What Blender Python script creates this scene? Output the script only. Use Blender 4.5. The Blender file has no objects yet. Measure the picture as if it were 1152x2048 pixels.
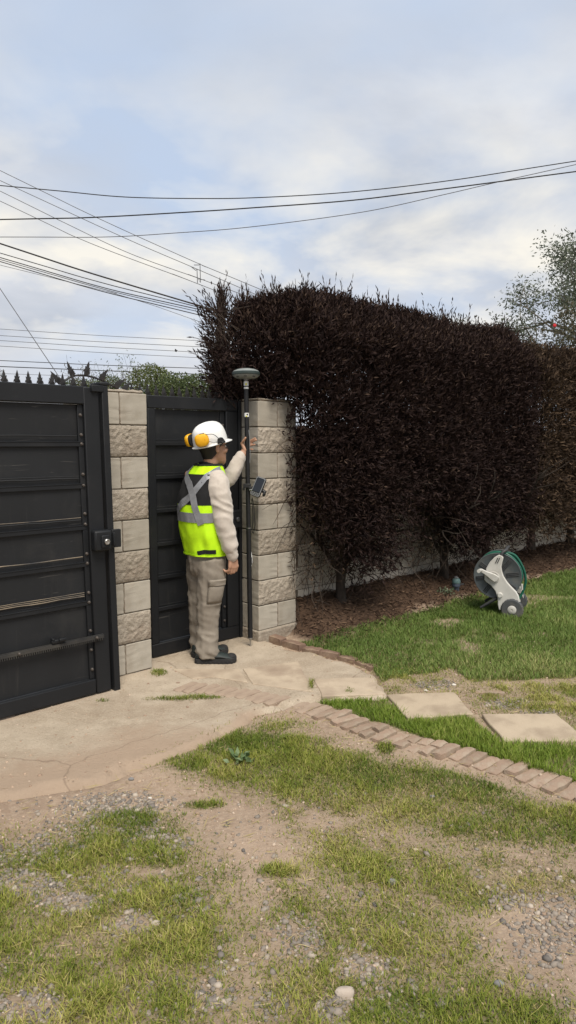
import bpy, math, random
import numpy as np
from mathutils import Vector, Matrix, noise as mnoise

random.seed(7)
rng = np.random.default_rng(7)
S = bpy.context.scene
C = S.collection

# ------------------------------------------------------------------ camera, sky, sun, exposure
CAM_H, FPX = 1.55, 1365.0
PITCH = math.atan(139 / 1365.0)
cam_d = bpy.data.cameras.new('camera')
cam = bpy.data.objects.new('camera', cam_d)
C.objects.link(cam)
cam.location = (0, 0, CAM_H)
cam.rotation_euler = (math.radians(90) - PITCH, 0, 0)
cam_d.sensor_fit = 'VERTICAL'
cam_d.sensor_height = 36.0
cam_d.lens = FPX / 2048 * 36
cam_d.clip_start = 0.05
cam_d.clip_end = 2000
S.camera = cam

SKY_A, SKY_B, SKY_C = (6.5, 2.7, 0), (10.2, 20.0, 0), (14.45, 3.54, 0)
SUN_EL, SUN_AZ = math.radians(58), math.radians(162)   # direction TO the sun, azimuth from +Y clockwise
world = bpy.data.worlds.new('World')
S.world = world
world.use_nodes = True
wn, wl = world.node_tree.nodes, world.node_tree.links
wn.clear()
w_out = wn.new('ShaderNodeOutputWorld')
w_bg = wn.new('ShaderNodeBackground')
w_bg.inputs['Strength'].default_value = 0.111
w_sky = wn.new('ShaderNodeTexSky')
w_sky.sky_type = 'NISHITA'
w_sky.sun_disc = False
w_sky.sun_elevation = SUN_EL
w_sky.sun_rotation = SUN_AZ
w_sky.air_density = 1.0
w_sky.dust_density = 1.5
w_tc = wn.new('ShaderNodeTexCoord')
w_sep = wn.new('ShaderNodeSeparateXYZ')
wl.new(w_tc.outputs['Generated'], w_sep.inputs[0])


def wmath(op, a, b=None, clamp=False):
    n = wn.new('ShaderNodeMath')
    n.operation = op
    n.use_clamp = clamp
    for i, v in enumerate((a, b)):
        if v is None:
            continue
        if isinstance(v, (int, float)):
            n.inputs[i].default_value = v
        else:
            wl.new(v, n.inputs[i])
    return n.outputs[0]


zz = wmath('ADD', wmath('MAXIMUM', w_sep.outputs[2], 0.0), 0.22)
cx_ = wmath('DIVIDE', w_sep.outputs[0], zz)
cy_ = wmath('DIVIDE', w_sep.outputs[1], zz)
w_cmb = wn.new('ShaderNodeCombineXYZ')
wl.new(cx_, w_cmb.inputs[0])
wl.new(cy_, w_cmb.inputs[1])


def wnoise(scale, detail, rough, off, dist=0.0):
    mp = wn.new('ShaderNodeMapping')
    mp.inputs['Location'].default_value = off
    wl.new(w_cmb.outputs[0], mp.inputs[0])
    n = wn.new('ShaderNodeTexNoise')
    n.inputs['Scale'].default_value = scale
    n.inputs['Detail'].default_value = detail
    n.inputs['Roughness'].default_value = rough
    n.inputs['Distortion'].default_value = dist
    wl.new(mp.outputs[0], n.inputs['Vector'])
    return n.outputs['Fac']


def wramp(fac, stops):
    r = wn.new('ShaderNodeValToRGB')
    e = r.color_ramp.elements
    while len(e) < len(stops):
        e.new(0.5)
    for el, (p, c) in zip(e, stops):
        el.position = p
        el.color = c if len(c) == 4 else (*c, 1)
    wl.new(fac, r.inputs[0])
    return r.outputs[0]


def wmix(fac, a, b):
    n = wn.new('ShaderNodeMix')
    n.data_type = 'RGBA'
    if isinstance(fac, (int, float)):
        n.inputs[0].default_value = fac
    else:
        wl.new(fac, n.inputs[0])
    for i, v in ((6, a), (7, b)):
        if isinstance(v, tuple):
            n.inputs[i].default_value = (*v, 1)
        else:
            wl.new(v, n.inputs[i])
    return n.outputs[2]


# grey-lavender stratus almost everywhere, gaps of pale blue, warm lit edges low down
blue_gap = wmix(0.88, w_sky.outputs[0], (4.9, 5.8, 7.3))
shade = wramp(wnoise(1.9, 6, .54, SKY_A, .25), [(0.30, (4.2, 4.6, 5.3)), (0.50, (5.3, 5.6, 6.2)), (0.70, (6.8, 7.0, 7.35))])
cover = wramp(wnoise(1.25, 5, .5, SKY_B, .25), [(0.36, (0, 0, 0)), (0.60, (1, 1, 1))])
sky_c = wmix(cover, blue_gap, shade)
warm = wramp(wnoise(2.1, 5, .55, SKY_C, .2), [(0.44, (0, 0, 0)), (0.65, (1, 1, 1))])
low = wramp(w_sep.outputs[2], [(0.09, (0, 0, 0)), (0.17, (1, 1, 1)), (0.32, (.7, .7, .7)), (0.48, (0.05, 0.05, 0.05))])
wfac = wmath('MULTIPLY', warm, low)
sky_c = wmix(wfac, sky_c, (8.7, 8.25, 7.3))
hz = wramp(w_sep.outputs[2], [(0.0, (1, 1, 1)), (0.22, (0, 0, 0))])
sky_c = wmix(wmath('MULTIPLY', hz, 0.75), sky_c, (6.3, 6.45, 6.85))
wl.new(sky_c, w_bg.inputs['Color'])
wl.new(w_bg.outputs[0], w_out.inputs['Surface'])

sun_d = bpy.data.lights.new('sun', 'SUN')
sun_d.energy = 4.1
sun_d.angle = math.radians(27)
sun_d.color = (1.0, 0.93, 0.82)
sun = bpy.data.objects.new('sun', sun_d)
C.objects.link(sun)
sdir = Vector((math.sin(SUN_AZ) * math.cos(SUN_EL), math.cos(SUN_AZ) * math.cos(SUN_EL), math.sin(SUN_EL)))
sun.rotation_euler = sdir.to_track_quat('Z', 'Y').to_euler()
sun.location = (0, -4, 12)

S.view_settings.view_transform = 'Standard'
S.view_settings.look = 'None'
S.view_settings.exposure = 0.1
S.view_settings.gamma = 1.0
S.view_settings.use_curve_mapping = False

# ------------------------------------------------------------------ geometry of the place
TH = math.atan2(1474, FPX * math.cos(PITCH) + 139 * math.sin(PITCH))   # the wall line runs this far from straight ahead
UX = Vector((math.sin(TH), math.cos(TH), 0))      # along the wall
NX = Vector((math.cos(TH), -math.sin(TH), 0))     # out of the wall, towards the lawn
ZX = Vector((0, 0, 1))


def W(u, n, z=0.0):
    return UX * u + NX * n + ZX * z


def ray(x, y):
    dx, dy = x - 576, y - 1024
    return Vector((dx, FPX * math.cos(PITCH) - dy * math.sin(PITCH), -FPX * math.sin(PITCH) - dy * math.cos(PITCH)))


def gz(x, y, z=0.0):      # where the sight line meets the level z
    r = ray(x, y)
    t = (z - CAM_H) / r.z
    return Vector((r.x * t, r.y * t, z))


def gy(x, y, Y):          # ... the depth Y
    r = ray(x, y)
    t = Y / r.y
    return Vector((r.x * t, Y, CAM_H + r.z * t))


def gn(x, y, n):          # ... the plane parallel to the wall, at n
    r = ray(x, y)
    t = n / r.dot(NX)
    return Vector((r.x * t, r.y * t, CAM_H + r.z * t))


def un(p):
    return p.dot(UX), p.dot(NX)


def smooth01(t):
    t = np.clip(t, 0, 1)
    return t * t * (3 - 2 * t)


_perm = rng.random((64, 64))


def vnoise(x, y, s=0):
    x = np.asarray(x, float) + s * 17.3
    y = np.asarray(y, float) + s * 9.1
    xi, yi = np.floor(x).astype(int), np.floor(y).astype(int)
    fx, fy = smooth01(x - xi), smooth01(y - yi)
    g = lambda a, b: _perm[a % 64, b % 64]
    return (g(xi, yi) * (1 - fx) + g(xi + 1, yi) * fx) * (1 - fy) + (g(xi, yi + 1) * (1 - fx) + g(xi + 1, yi + 1) * fx) * fy


def fbm(x, y, octv=4, s=0):
    v, a, t = 0, 1, 0
    for k in range(octv):
        v = v + a * vnoise(x * 2 ** k, y * 2 ** k, s + k)
        t += a
        a *= .5
    return v / t


def inpoly(x, y, poly):
    ins = np.zeros(np.shape(x), bool)
    n = len(poly)
    for i in range(n):
        x1, y1 = poly[i][0], poly[i][1]
        x2, y2 = poly[(i + 1) % n][0], poly[(i + 1) % n][1]
        c = (y1 > y) != (y2 > y)
        ins ^= c & (x < (x2 - x1) * (y - y1) / ((y2 - y1) or 1e-9) + x1)
    return ins


def sdpoly(x, y, poly):       # signed distance, positive inside
    d = np.full(np.shape(x), 1e9)
    n = len(poly)
    for i in range(n):
        ax, ay = poly[i][0], poly[i][1]
        bx, by = poly[(i + 1) % n][0], poly[(i + 1) % n][1]
        ex, ey = bx - ax, by - ay
        t = np.clip(((x - ax) * ex + (y - ay) * ey) / (ex * ex + ey * ey + 1e-12), 0, 1)
        d = np.minimum(d, np.hypot(x - ax - t * ex, y - ay - t * ey))
    return np.where(inpoly(x, y, poly), d, -d)


def gpoly(pts):
    return [tuple(gz(*p)[:2]) for p in pts]


# ------------------------------------------------------------------ materials
def rgb(c):
    return (*c, 1) if len(c) == 3 else c


def new_mat(name):
    m = bpy.data.materials.new(name)
    m.use_nodes = True
    m.node_tree.nodes.clear()
    N, L = m.node_tree.nodes, m.node_tree.links
    out = N.new('ShaderNodeOutputMaterial')
    b = N.new('ShaderNodeBsdfPrincipled')
    L.new(b.outputs[0], out.inputs[0])
    return m, N, L, b


def nnoise(N, L, coord, scale, detail=5, rough=.55, stretch=None, dist=0.0):
    if stretch:
        mp = N.new('ShaderNodeMapping')
        mp.inputs['Scale'].default_value = stretch
        L.new(coord, mp.inputs[0])
        coord = mp.outputs[0]
    n = N.new('ShaderNodeTexNoise')
    n.inputs['Scale'].default_value = scale
    n.inputs['Detail'].default_value = detail
    n.inputs['Roughness'].default_value = rough
    n.inputs['Distortion'].default_value = dist
    L.new(coord, n.inputs['Vector'])
    return n.outputs['Fac']


def nramp(N, L, fac, stops):
    r = N.new('ShaderNodeValToRGB')
    e = r.color_ramp.elements
    while len(e) < len(stops):
        e.new(0.5)
    for el, (p, c) in zip(e, stops):
        el.position = p
        el.color = rgb(c) if isinstance(c, tuple) else (c, c, c, 1)
    L.new(fac, r.inputs[0])
    return r.outputs[0]


def nmix(N, L, fac, a, b, mode='MIX'):
    n = N.new('ShaderNodeMix')
    n.data_type = 'RGBA'
    n.blend_type = mode
    if isinstance(fac, (int, float)):
        n.inputs[0].default_value = fac
    else:
        L.new(fac, n.inputs[0])
    for i, v in ((6, a), (7, b)):
        if isinstance(v, tuple):
            n.inputs[i].default_value = rgb(v)
        else:
            L.new(v, n.inputs[i])
    return n.outputs[2]


def nbump(N, L, b, h, strength, dist=0.01):
    n = N.new('ShaderNodeBump')
    n.inputs['Strength'].default_value = strength
    n.inputs['Distance'].default_value = dist
    L.new(h, n.inputs['Height'])
    L.new(n.outputs[0], b.inputs['Normal'])


def mat(name, c1, c2=None, scale=15, rough=.8, metal=0, bump=0, bscale=80, bdist=.004, spec=.35, stretch=None,
        dirt=None, dscale=4, dlo=.5, dhi=.7, coat=0, world_pos=False, sheen=0, vary=0):
    m, N, L, b = new_mat(name)
    c2 = c2 or tuple(x * .82 for x in c1)
    if world_pos:
        co = N.new('ShaderNodeNewGeometry').outputs['Position']
    else:
        co = N.new('ShaderNodeTexCoord').outputs['Object']
    col = nmix(N, L, nramp(N, L, nnoise(N, L, co, scale, stretch=stretch), [(.32, 0.0), (.68, 1.0)]), c1, c2)
    if dirt:
        col = nmix(N, L, nramp(N, L, nnoise(N, L, co, dscale, 7, .65, stretch), [(dlo, 0.0), (dhi, 1.0)]), col, dirt)
    if vary:
        oi = N.new('ShaderNodeObjectInfo')
        lo_, hi_ = 1 - vary, 1 + vary
        col = nmix(N, L, 1.0, col, nramp(N, L, oi.outputs['Random'], [(0, (lo_, lo_ * .99, lo_ * .97)), (1, (hi_, hi_, hi_))]), 'MULTIPLY')
    L.new(col, b.inputs['Base Color'])
    b.inputs['Roughness'].default_value = rough
    b.inputs['Metallic'].default_value = metal
    b.inputs['Specular IOR Level'].default_value = spec
    b.inputs['Coat Weight'].default_value = coat
    b.inputs['Sheen Weight'].default_value = sheen
    if bump:
        nbump(N, L, b, nnoise(N, L, co, bscale, 6, .65, stretch), bump, bdist)
    return m


def leaf_mat(name, lo, hi, third=None, rough=.6, trans=.2, spec=.25):
    """colour varies from leaf to leaf through the tint attribute; a little light passes through"""
    m, N, L, b = new_mat(name)
    a = N.new('ShaderNodeAttribute')
    a.attribute_name = 'tint'
    stops = [(0, lo), (.65, hi), (1, third or hi)]
    col = nramp(N, L, a.outputs['Fac'], stops)
    L.new(col, b.inputs['Base Color'])
    b.inputs['Roughness'].default_value = rough
    b.inputs['Specular IOR Level'].default_value = spec
    if trans:
        t = N.new('ShaderNodeBsdfTranslucent')
        L.new(col, t.inputs['Color'])
        mx = N.new('ShaderNodeMixShader')
        mx.inputs[0].default_value = trans
        L.new(b.outputs[0], mx.inputs[1])
        L.new(t.outputs[0], mx.inputs[2])
        out = [n for n in N if n.type == 'OUTPUT_MATERIAL'][0]
        L.new(mx.outputs[0], out.inputs[0])
    return m


# ------------------------------------------------------------------ mesh helpers
class MB:
    """collects shapes in world coordinates; build() links them as ONE mesh object"""

    def __init__(self):
        self.v, self.f, self.mi, self.cur = [], [], [], 0

    def add(self, vs, fs):
        o = len(self.v)
        self.v += [Vector(p) for p in vs]
        for f in fs:
            self.f.append([i + o for i in f])
            self.mi.append(self.cur)
        return self

    def box(self, c, size, ax=None):
        a, b, d = ax or (Vector((1, 0, 0)), Vector((0, 1, 0)), ZX)
        c = Vector(c)
        sx, sy, sz = [s / 2 for s in size]
        vs = [c + a * (i * sx) + b * (j * sy) + d * (k * sz) for k in (-1, 1) for j in (-1, 1) for i in (-1, 1)]
        return self.add(vs, [(0, 2, 3, 1), (4, 5, 7, 6), (0, 1, 5, 4), (1, 3, 7, 5), (3, 2, 6, 7), (2, 0, 4, 6)])

    def wbox(self, u0, u1, n0, n1, z0, z1, lean=0.0):
        """a box in the wall's own directions; lean shifts u per metre of height"""
        vs = [W(u + lean * z, n, z) for z in (z0, z1) for n in (n0, n1) for u in (u0, u1)]
        return self.add(vs, [(0, 2, 3, 1), (4, 5, 7, 6), (0, 1, 5, 4), (1, 3, 7, 5), (3, 2, 6, 7), (2, 0, 4, 6)])

    def loft(self, rings, cap=True):
        n = len(rings[0])
        vs = [p for r in rings for p in r]
        fs = []
        for k in range(len(rings) - 1):
            for i in range(n):
                j = (i + 1) % n
                fs.append((k * n + i, k * n + j, (k + 1) * n + j, (k + 1) * n + i))
        if cap:
            fs.append(tuple(range(n - 1, -1, -1)))
            fs.append(tuple((len(rings) - 1) * n + i for i in range(n)))
        return self.add(vs, fs)

    def tube(self, pts, rad, sides=8, cap=True):
        pts = [Vector(p) for p in pts]
        if isinstance(rad, (int, float)):
            rad = [rad] * len(pts)
        rings = []
        prev = None
        for i, p in enumerate(pts):
            t = (pts[min(i + 1, len(pts) - 1)] - pts[max(i - 1, 0)])
            t = t.normalized() if t.length > 1e-9 else ZX
            if prev is None:
                s = t.cross(ZX if abs(t.z) < .9 else Vector((1, 0, 0))).normalized()
            else:
                s = (prev - t * prev.dot(t)).normalized()
            prev = s
            q = t.cross(s)
            rings.append([p + (s * math.cos(a) + q * math.sin(a)) * rad[i] for a in [2 * math.pi * k / sides for k in range(sides)]])
        return self.loft(rings, cap)

    def lathe(self, o, prof, axis=ZX, seg=20, cap=True):
        axis = Vector(axis).normalized()
        s = axis.cross(ZX if abs(axis.z) < .9 else Vector((1, 0, 0))).normalized()
        q = axis.cross(s)
        o = Vector(o)
        rings = [[o + axis * h + (s * math.cos(a) + q * math.sin(a)) * max(r, 1e-4) for a in [2 * math.pi * k / seg for k in range(seg)]] for r, h in prof]
        return self.loft(rings, cap)

    def prism(self, pts, o, ax, ay, an, t):
        o = Vector(o)
        n = len(pts)
        a = [o + ax * p[0] + ay * p[1] for p in pts]
        vs = a + [p + an * t for p in a]
        fs = [tuple(range(n)), tuple(range(2 * n - 1, n - 1, -1))] + [(i, i + n, (i + 1) % n + n, (i + 1) % n) for i in range(n)]
        return self.add(vs, fs)

    def ell(self, c, r, ax=None, seg=14, ring=9):
        a, b, d = ax or (Vector((1, 0, 0)), Vector((0, 1, 0)), ZX)
        c = Vector(c)
        rings = []
        for k in range(ring + 1):
            t = -math.pi / 2 + math.pi * k / ring
            t = max(-1.54, min(1.54, t))
            rings.append([c + a * (r[0] * math.cos(t) * math.cos(2 * math.pi * i / seg)) + b * (r[1] * math.cos(t) * math.sin(2 * math.pi * i / seg)) + d * (r[2] * math.sin(t)) for i in range(seg)])
        return self.loft(rings)

    def capsule(self, pts, rad, sides=10):
        for p, r in zip(pts, rad if not isinstance(rad, (int, float)) else [rad] * len(pts)):
            self.ell(p, (r, r, r), seg=sides, ring=6)
        return self.tube(pts, rad, sides)

    def mesh(self, name='m'):
        me = bpy.data.meshes.new(name)
        me.from_pydata([tuple(p) for p in self.v], [], self.f)
        return me

    def build(self, name, mats, parent=None, at=None, smooth=True, bevel=0, sub=0):
        o = Vector(parent_world(parent)) if parent else Vector(at if at is not None else (0, 0, 0))
        me = bpy.data.meshes.new(name)
        me.from_pydata([tuple(p - o) for p in self.v], [], self.f)
        mats = mats if isinstance(mats, (list, tuple)) else [mats]
        for m in mats:
            me.materials.append(m)
        if len(mats) > 1:
            me.polygons.foreach_set('material_index', self.mi)
        ob = link(name, me, parent, None if parent else o)
        fix_normals(me)
        if smooth:
            shade(me, 40)
        if bevel:
            b = ob.modifiers.new('bevel', 'BEVEL')
            b.width = bevel
            b.segments = 2
            b.limit_method = 'ANGLE'
            b.angle_limit = math.radians(35)
        if sub:
            ob.modifiers.new('sub', 'SUBSURF').render_levels = sub
            ob.modifiers['sub'].levels = sub
        return ob


def fix_normals(me):
    import bmesh
    bm = bmesh.new()
    bm.from_mesh(me)
    bmesh.ops.recalc_face_normals(bm, faces=bm.faces)
    bm.to_mesh(me)
    bm.free()


def shade(me, deg=40):
    me.polygons.foreach_set('use_smooth', [True] * len(me.polygons))
    try:
        me.set_sharp_from_angle(angle=math.radians(deg))
    except Exception:
        pass


_ploc = {}


def parent_world(p):
    return _ploc[p.name]


def link(name, data, parent=None, loc=None):
    ob = bpy.data.objects.new(name, data)
    C.objects.link(ob)
    if parent:
        ob.parent = parent
        _ploc[ob.name] = _ploc[parent.name]
    else:
        ob.location = loc if loc is not None else (0, 0, 0)
        _ploc[ob.name] = Vector(ob.location)
    return ob


def tag(o, label=None, cat=None, group=None, kind=None):
    for k, v in (('label', label), ('category', cat), ('group', group), ('kind', kind)):
        if v:
            o[k] = v
    return o


def empty(name, loc, label, cat, group=None, kind=None):
    return tag(link(name, None, None, Vector(loc)), label, cat, group, kind)


def copy_part(src, parent, delta=None, name=None):
    """a copy of one part that shares its mesh; moved by delta, hung under parent"""
    c = src.copy()
    C.objects.link(c)
    c.parent = parent
    if delta is not None:
        c.location = src.location + delta
    return c


def np_mesh(name, v, f, m, parent=None, attrs=None, smooth=False, at=None):
    o = np.array(parent_world(parent) if parent else (at if at is not None else (0, 0, 0)), float)
    v = np.asarray(v, np.float32) - o.astype(np.float32)
    f = np.asarray(f, np.int32)
    k = f.shape[1]
    me = bpy.data.meshes.new(name)
    me.vertices.add(len(v))
    me.vertices.foreach_set('co', v.ravel())
    me.loops.add(f.size)
    me.loops.foreach_set('vertex_index', f.ravel())
    me.polygons.add(len(f))
    me.polygons.foreach_set('loop_start', np.arange(0, f.size, k, dtype=np.int32))
    me.polygons.foreach_set('loop_total', np.full(len(f), k, np.int32))
    if smooth:
        me.polygons.foreach_set('use_smooth', np.ones(len(f), bool))
    me.update(calc_edges=True)
    for an, av in (attrs or {}).items():
        me.attributes.new(an, 'FLOAT', 'POINT').data.foreach_set('value', np.asarray(av, np.float32))
    me.materials.append(m)
    return link(name, me, parent, None if parent else Vector(o))


def unit(a):
    return a / np.maximum(np.linalg.norm(a, axis=1, keepdims=True), 1e-9)


def leaf_cloud(name, P, D, Ln, Wd, m, parent=None, tint=None, droop=0.0, at=None, simple=False):
    """one lance-shaped folded leaf per point: P base, D direction, Ln length, Wd width"""
    n = len(P)
    D = unit(D)
    side = unit(np.cross(D, rng.normal(size=(n, 3))))
    up = np.cross(side, D)
    Ln, Wd = np.broadcast_to(Ln, (n,))[:, None], np.broadcast_to(Wd, (n,))[:, None]
    tip = P + D * Ln + np.array([0, 0, -1]) * Ln * droop + up * Ln * .12
    mid = P + D * Ln * .5 - up * Wd * .18
    if simple:
        V = np.stack([P, mid + side * Wd * .5 + up * Wd * .3, mid - side * Wd * .5 + up * Wd * .3, tip], 1).reshape(-1, 3)
        b = (np.arange(n) * 4)[:, None]
        F = np.concatenate([b + np.array([[0, 3, 1]]), b + np.array([[0, 2, 3]])])
        t = rng.random(n) if tint is None else tint
        return np_mesh(name, V, F, m, parent, {'tint': np.repeat(t, 4)}, at=at)
    V = np.stack([P, mid + side * Wd * .5 + up * Wd * .15, mid - side * Wd * .5 + up * Wd * .15, mid, tip], 1).reshape(-1, 3)
    b = (np.arange(n) * 5)[:, None]
    F = np.concatenate([b + np.array([[0, 3, 1]]), b + np.array([[0, 2, 3]]), b + np.array([[1, 3, 4]]), b + np.array([[3, 2, 4]])])
    t = rng.random(n) if tint is None else tint
    return np_mesh(name, V, F, m, parent, {'tint': np.repeat(t, 5)}, at=at)


def remesh(mb, voxel, smooth_it=3, disp=None):
    """melts overlapping closed shapes into one continuous skin"""
    me = mb.mesh('tmp')
    fix_normals(me)
    ob = bpy.data.objects.new('tmp', me)
    C.objects.link(ob)
    r = ob.modifiers.new('r', 'REMESH')
    r.mode = 'VOXEL'
    r.voxel_size = voxel
    if smooth_it:
        s = ob.modifiers.new('s', 'SMOOTH')
        s.iterations = smooth_it
        s.factor = .5
    dg = bpy.context.evaluated_depsgraph_get()
    out = bpy.data.meshes.new_from_object(ob.evaluated_get(dg))
    bpy.data.objects.remove(ob)
    if disp:
        co = np.empty(len(out.vertices) * 3, np.float32)
        no = np.empty(len(out.vertices) * 3, np.float32)
        out.vertices.foreach_get('co', co)
        out.vertices.foreach_get('normal', no)
        co, no = co.reshape(-1, 3), no.reshape(-1, 3)
        d = np.array([disp(Vector(p)) for p in co], np.float32)
        out.vertices.foreach_set('co', (co + no * d[:, None]).ravel())
    return out


def skin_obj(name, me, m, parent):
    o = np.array(parent_world(parent), np.float32)
    co = np.empty(len(me.vertices) * 3, np.float32)
    me.vertices.foreach_get('co', co)
    me.vertices.foreach_set('co', (co.reshape(-1, 3) - o).ravel())
    me.materials.clear()
    me.materials.append(m)
    me.polygons.foreach_set('use_smooth', [True] * len(me.polygons))
    me.name = name
    return link(name, me, parent)


def spline(pts, n=8):
    """points along a smooth curve through pts"""
    pts = [Vector(p) for p in pts]
    if len(pts) < 3:
        return pts
    out = []
    for i in range(len(pts) - 1):
        p0, p1, p2, p3 = pts[max(i - 1, 0)], pts[i], pts[i + 1], pts[min(i + 2, len(pts) - 1)]
        for k in range(n):
            t = k / n
            out.append(.5 * ((2 * p1) + (p2 - p0) * t + (2 * p0 - 5 * p1 + 4 * p2 - p3) * t * t + (3 * p1 - p0 - 3 * p2 + p3) * t ** 3))
    return out + [pts[-1]]


# ------------------------------------------------------------------ materials of this place
m, N, L, b = new_mat('apron_concrete')
pos = N.new('ShaderNodeNewGeometry').outputs['Position']
c0 = nmix(N, L, nramp(N, L, nnoise(N, L, pos, 7, 6, .6), [(.35, 0.0), (.65, 1.0)]), (.49, .41, .315), (.395, .325, .245))
c0 = nmix(N, L, nramp(N, L, nnoise(N, L, pos, 1.6, 7, .65, None, .6), [(.46, 0.0), (.68, .85)]), c0, (.31, .24, .172))
c0 = nmix(N, L, nramp(N, L, nnoise(N, L, pos, 85, 4, .75), [(.52, 0.0), (.70, .8)]), c0, (.56, .47, .365))
c0 = nmix(N, L, nramp(N, L, nnoise(N, L, pos, 60, 5, .8), [(.28, .85), (.44, 0.0)]), c0, (.23, .17, .125))
ea = N.new('ShaderNodeAttribute')
ea.attribute_name = 'soil'
sm = N.new('ShaderNodeMath')
sm.operation = 'ADD'
L.new(ea.outputs['Fac'], sm.inputs[0])
L.new(nnoise(N, L, pos, 5, 7, .7), sm.inputs[1])
c0 = nmix(N, L, nramp(N, L, sm.outputs[0], [(.62, 0.0), (1.0, .95)]), c0, (.38, .285, .208))
vo = N.new('ShaderNodeTexVoronoi')
vo.feature = 'DISTANCE_TO_EDGE'
vo.inputs['Scale'].default_value = .85
wv = nmix(N, L, .10, pos, N.new('ShaderNodeTexNoise').outputs['Color'])
wn_ = [n for n in N if n.type == 'TEX_NOISE'][-1]
L.new(pos, wn_.inputs['Vector'])
wn_.inputs['Scale'].default_value = 6
wn_.inputs['Detail'].default_value = 6
L.new(wv, vo.inputs['Vector'])
ck = nramp(N, L, vo.outputs['Distance'], [(.0, .55), (.0035, 0.0)])
c0 = nmix(N, L, ck, c0, (.17, .125, .09))
L.new(c0, b.inputs['Base Color'])
b.inputs['Roughness'].default_value = .95
b.inputs['Specular IOR Level'].default_value = .2
nbump(N, L, b, nnoise(N, L, pos, 60, 8, .8), 1.0, .011)
M_APRON = m
M_PAVER = mat('paver_concrete', (.43, .35, .26), (.36, .29, .215), 7, .9, bump=.6, bscale=80, bdist=.005, dirt=(.27, .205, .15), dscale=3.5, dlo=.46, dhi=.7, vary=.07)
M_SLAB = mat('slab_concrete', (.43, .35, .255), (.365, .295, .215), 5, .9, bump=.5, bscale=90, bdist=.005, dirt=(.27, .21, .15), dscale=4.5, dlo=.48, dhi=.72, vary=.05)
M_BLOCK = mat('smooth_block', (.385, .35, .295), (.33, .30, .25), 12, .93, bump=.5, bscale=160, bdist=.002, dirt=(.28, .235, .185), dscale=5, dlo=.52, dhi=.75, vary=.11)
M_SPLIT = mat('split_block', (.38, .33, .27), (.29, .25, .20), 45, .95, bump=1.0, bscale=42, bdist=.016, dirt=(.25, .20, .155), dscale=7, dlo=.5, dhi=.7, vary=.11)
M_MORTAR = mat('mortar', (.16, .13, .10), None, 30, .95)
M_WALLB = mat('wall_block', (.54, .485, .41), (.47, .42, .355), 9, .93, bump=.5, bscale=140, bdist=.002, dirt=(.24, .20, .16), dscale=3, vary=.11)
M_STEEL = mat('dark_painted_steel', (.0105, .0115, .0135), (.0075, .0083, .0098), 3, .55, bump=.06, bscale=40, spec=.32, dirt=(.024, .0235, .0235), dscale=2.2, dlo=.52, dhi=.8)
M_SHEET0 = mat('dark_sheet_steel', (.0098, .0107, .0125), (.007, .0078, .0092), 5, .6, bump=.08, bscale=25, spec=.4, stretch=(1, 1, .35), dirt=(.026, .0245, .023), dscale=3, dlo=.55, dhi=.85)
def scratched(name, src):
    m2 = src.copy()
    m2.name = name
    N2, L2 = m2.node_tree.nodes, m2.node_tree.links
    b2 = [n for n in N2 if n.type == 'BSDF_PRINCIPLED'][0]
    old = b2.inputs['Base Color'].links[0].from_socket
    co2 = N2.new('ShaderNodeNewGeometry').outputs['Position']
    rot = N2.new('ShaderNodeMapping')
    rot.inputs['Rotation'].default_value = (0, 0, -(math.pi / 2 - TH))
    L2.new(co2, rot.inputs[0])
    f1 = nramp(N2, L2, nnoise(N2, L2, rot.outputs[0], 9, 5, .6, (.35, 3, 6), .8), [(.655, 0.0), (.70, .55)])
    f2 = nramp(N2, L2, nnoise(N2, L2, rot.outputs[0], 3.2, 6, .7, (.8, 1, 1.2)), [(.54, 0.0), (.78, .5)])
    f3 = nramp(N2, L2, nnoise(N2, L2, rot.outputs[0], 14, 4, .6, (2.2, 2.2, .12)), [(.60, 0.0), (.74, .40)])
    c = nmix(N2, L2, f2, old, (.032, .0305, .0285))
    c = nmix(N2, L2, f3, c, (.034, .032, .030))
    c = nmix(N2, L2, f1, c, (.075, .070, .064))
    L2.new(c, b2.inputs['Base Color'])
    return m2


M_SHEET = scratched('dark_sheet_steel_worn', M_SHEET0)
M_LIP = mat('dusty_sheet_edge', (.05, .05, .052), (.26, .21, .15), 6, .8, dirt=(.20, .16, .115), dscale=4, dlo=.45, dhi=.6)
M_BOLT = mat('worn_bolt', (.06, .06, .062), (.10, .08, .065), 60, .5, metal=.4)
M_CYL = mat('lock_cylinder', (.45, .44, .42), None, 40, .35, metal=.9)
M_SPIKE = mat('spike_steel', (.020, .021, .024), (.035, .03, .027), 30, .6)
M_BRICK = mat('edging_brick', (.315, .225, .165), (.24, .165, .12), 14, .93, bump=.8, bscale=60, bdist=.006, dirt=(.33, .265, .20), dscale=9, dlo=.44, dhi=.64, vary=.13)
M_WORN = mat('worn_brick', (.36, .275, .205), (.29, .215, .16), 10, .93, bump=.8, bscale=55, bdist=.006, dirt=(.27, .20, .15), dscale=6, dlo=.5, dhi=.7)
M_KERB = mat('red_kerb', (.20, .125, .088), (.15, .097, .07), 12, .93, bump=.8, bscale=50, bdist=.006, dirt=(.36, .27, .19), dscale=5, dlo=.5, dhi=.7)
M_BARK = mat('dark_bark', (.055, .042, .033), (.03, .023, .018), 20, .95, bump=1, bscale=30, bdist=.01, stretch=(3, 3, .6))
M_TWIG = mat('dead_twig', (.055, .04, .03), (.035, .026, .02), 30, .95)
M_WIRE = mat('black_cable', (.012, .012, .014), None, 5, .6)
M_THINWIRE = mat('grey_wire', (.10, .10, .11), None, 5, .6)
M_GRASS = leaf_mat('lawn_blade', (.075, .125, .022), (.17, .245, .055), (.38, .37, .15), .6, .25)
M_STRIP = leaf_mat('bright_blade', (.095, .16, .018), (.20, .275, .035), (.36, .36, .11), .6, .25)
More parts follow.
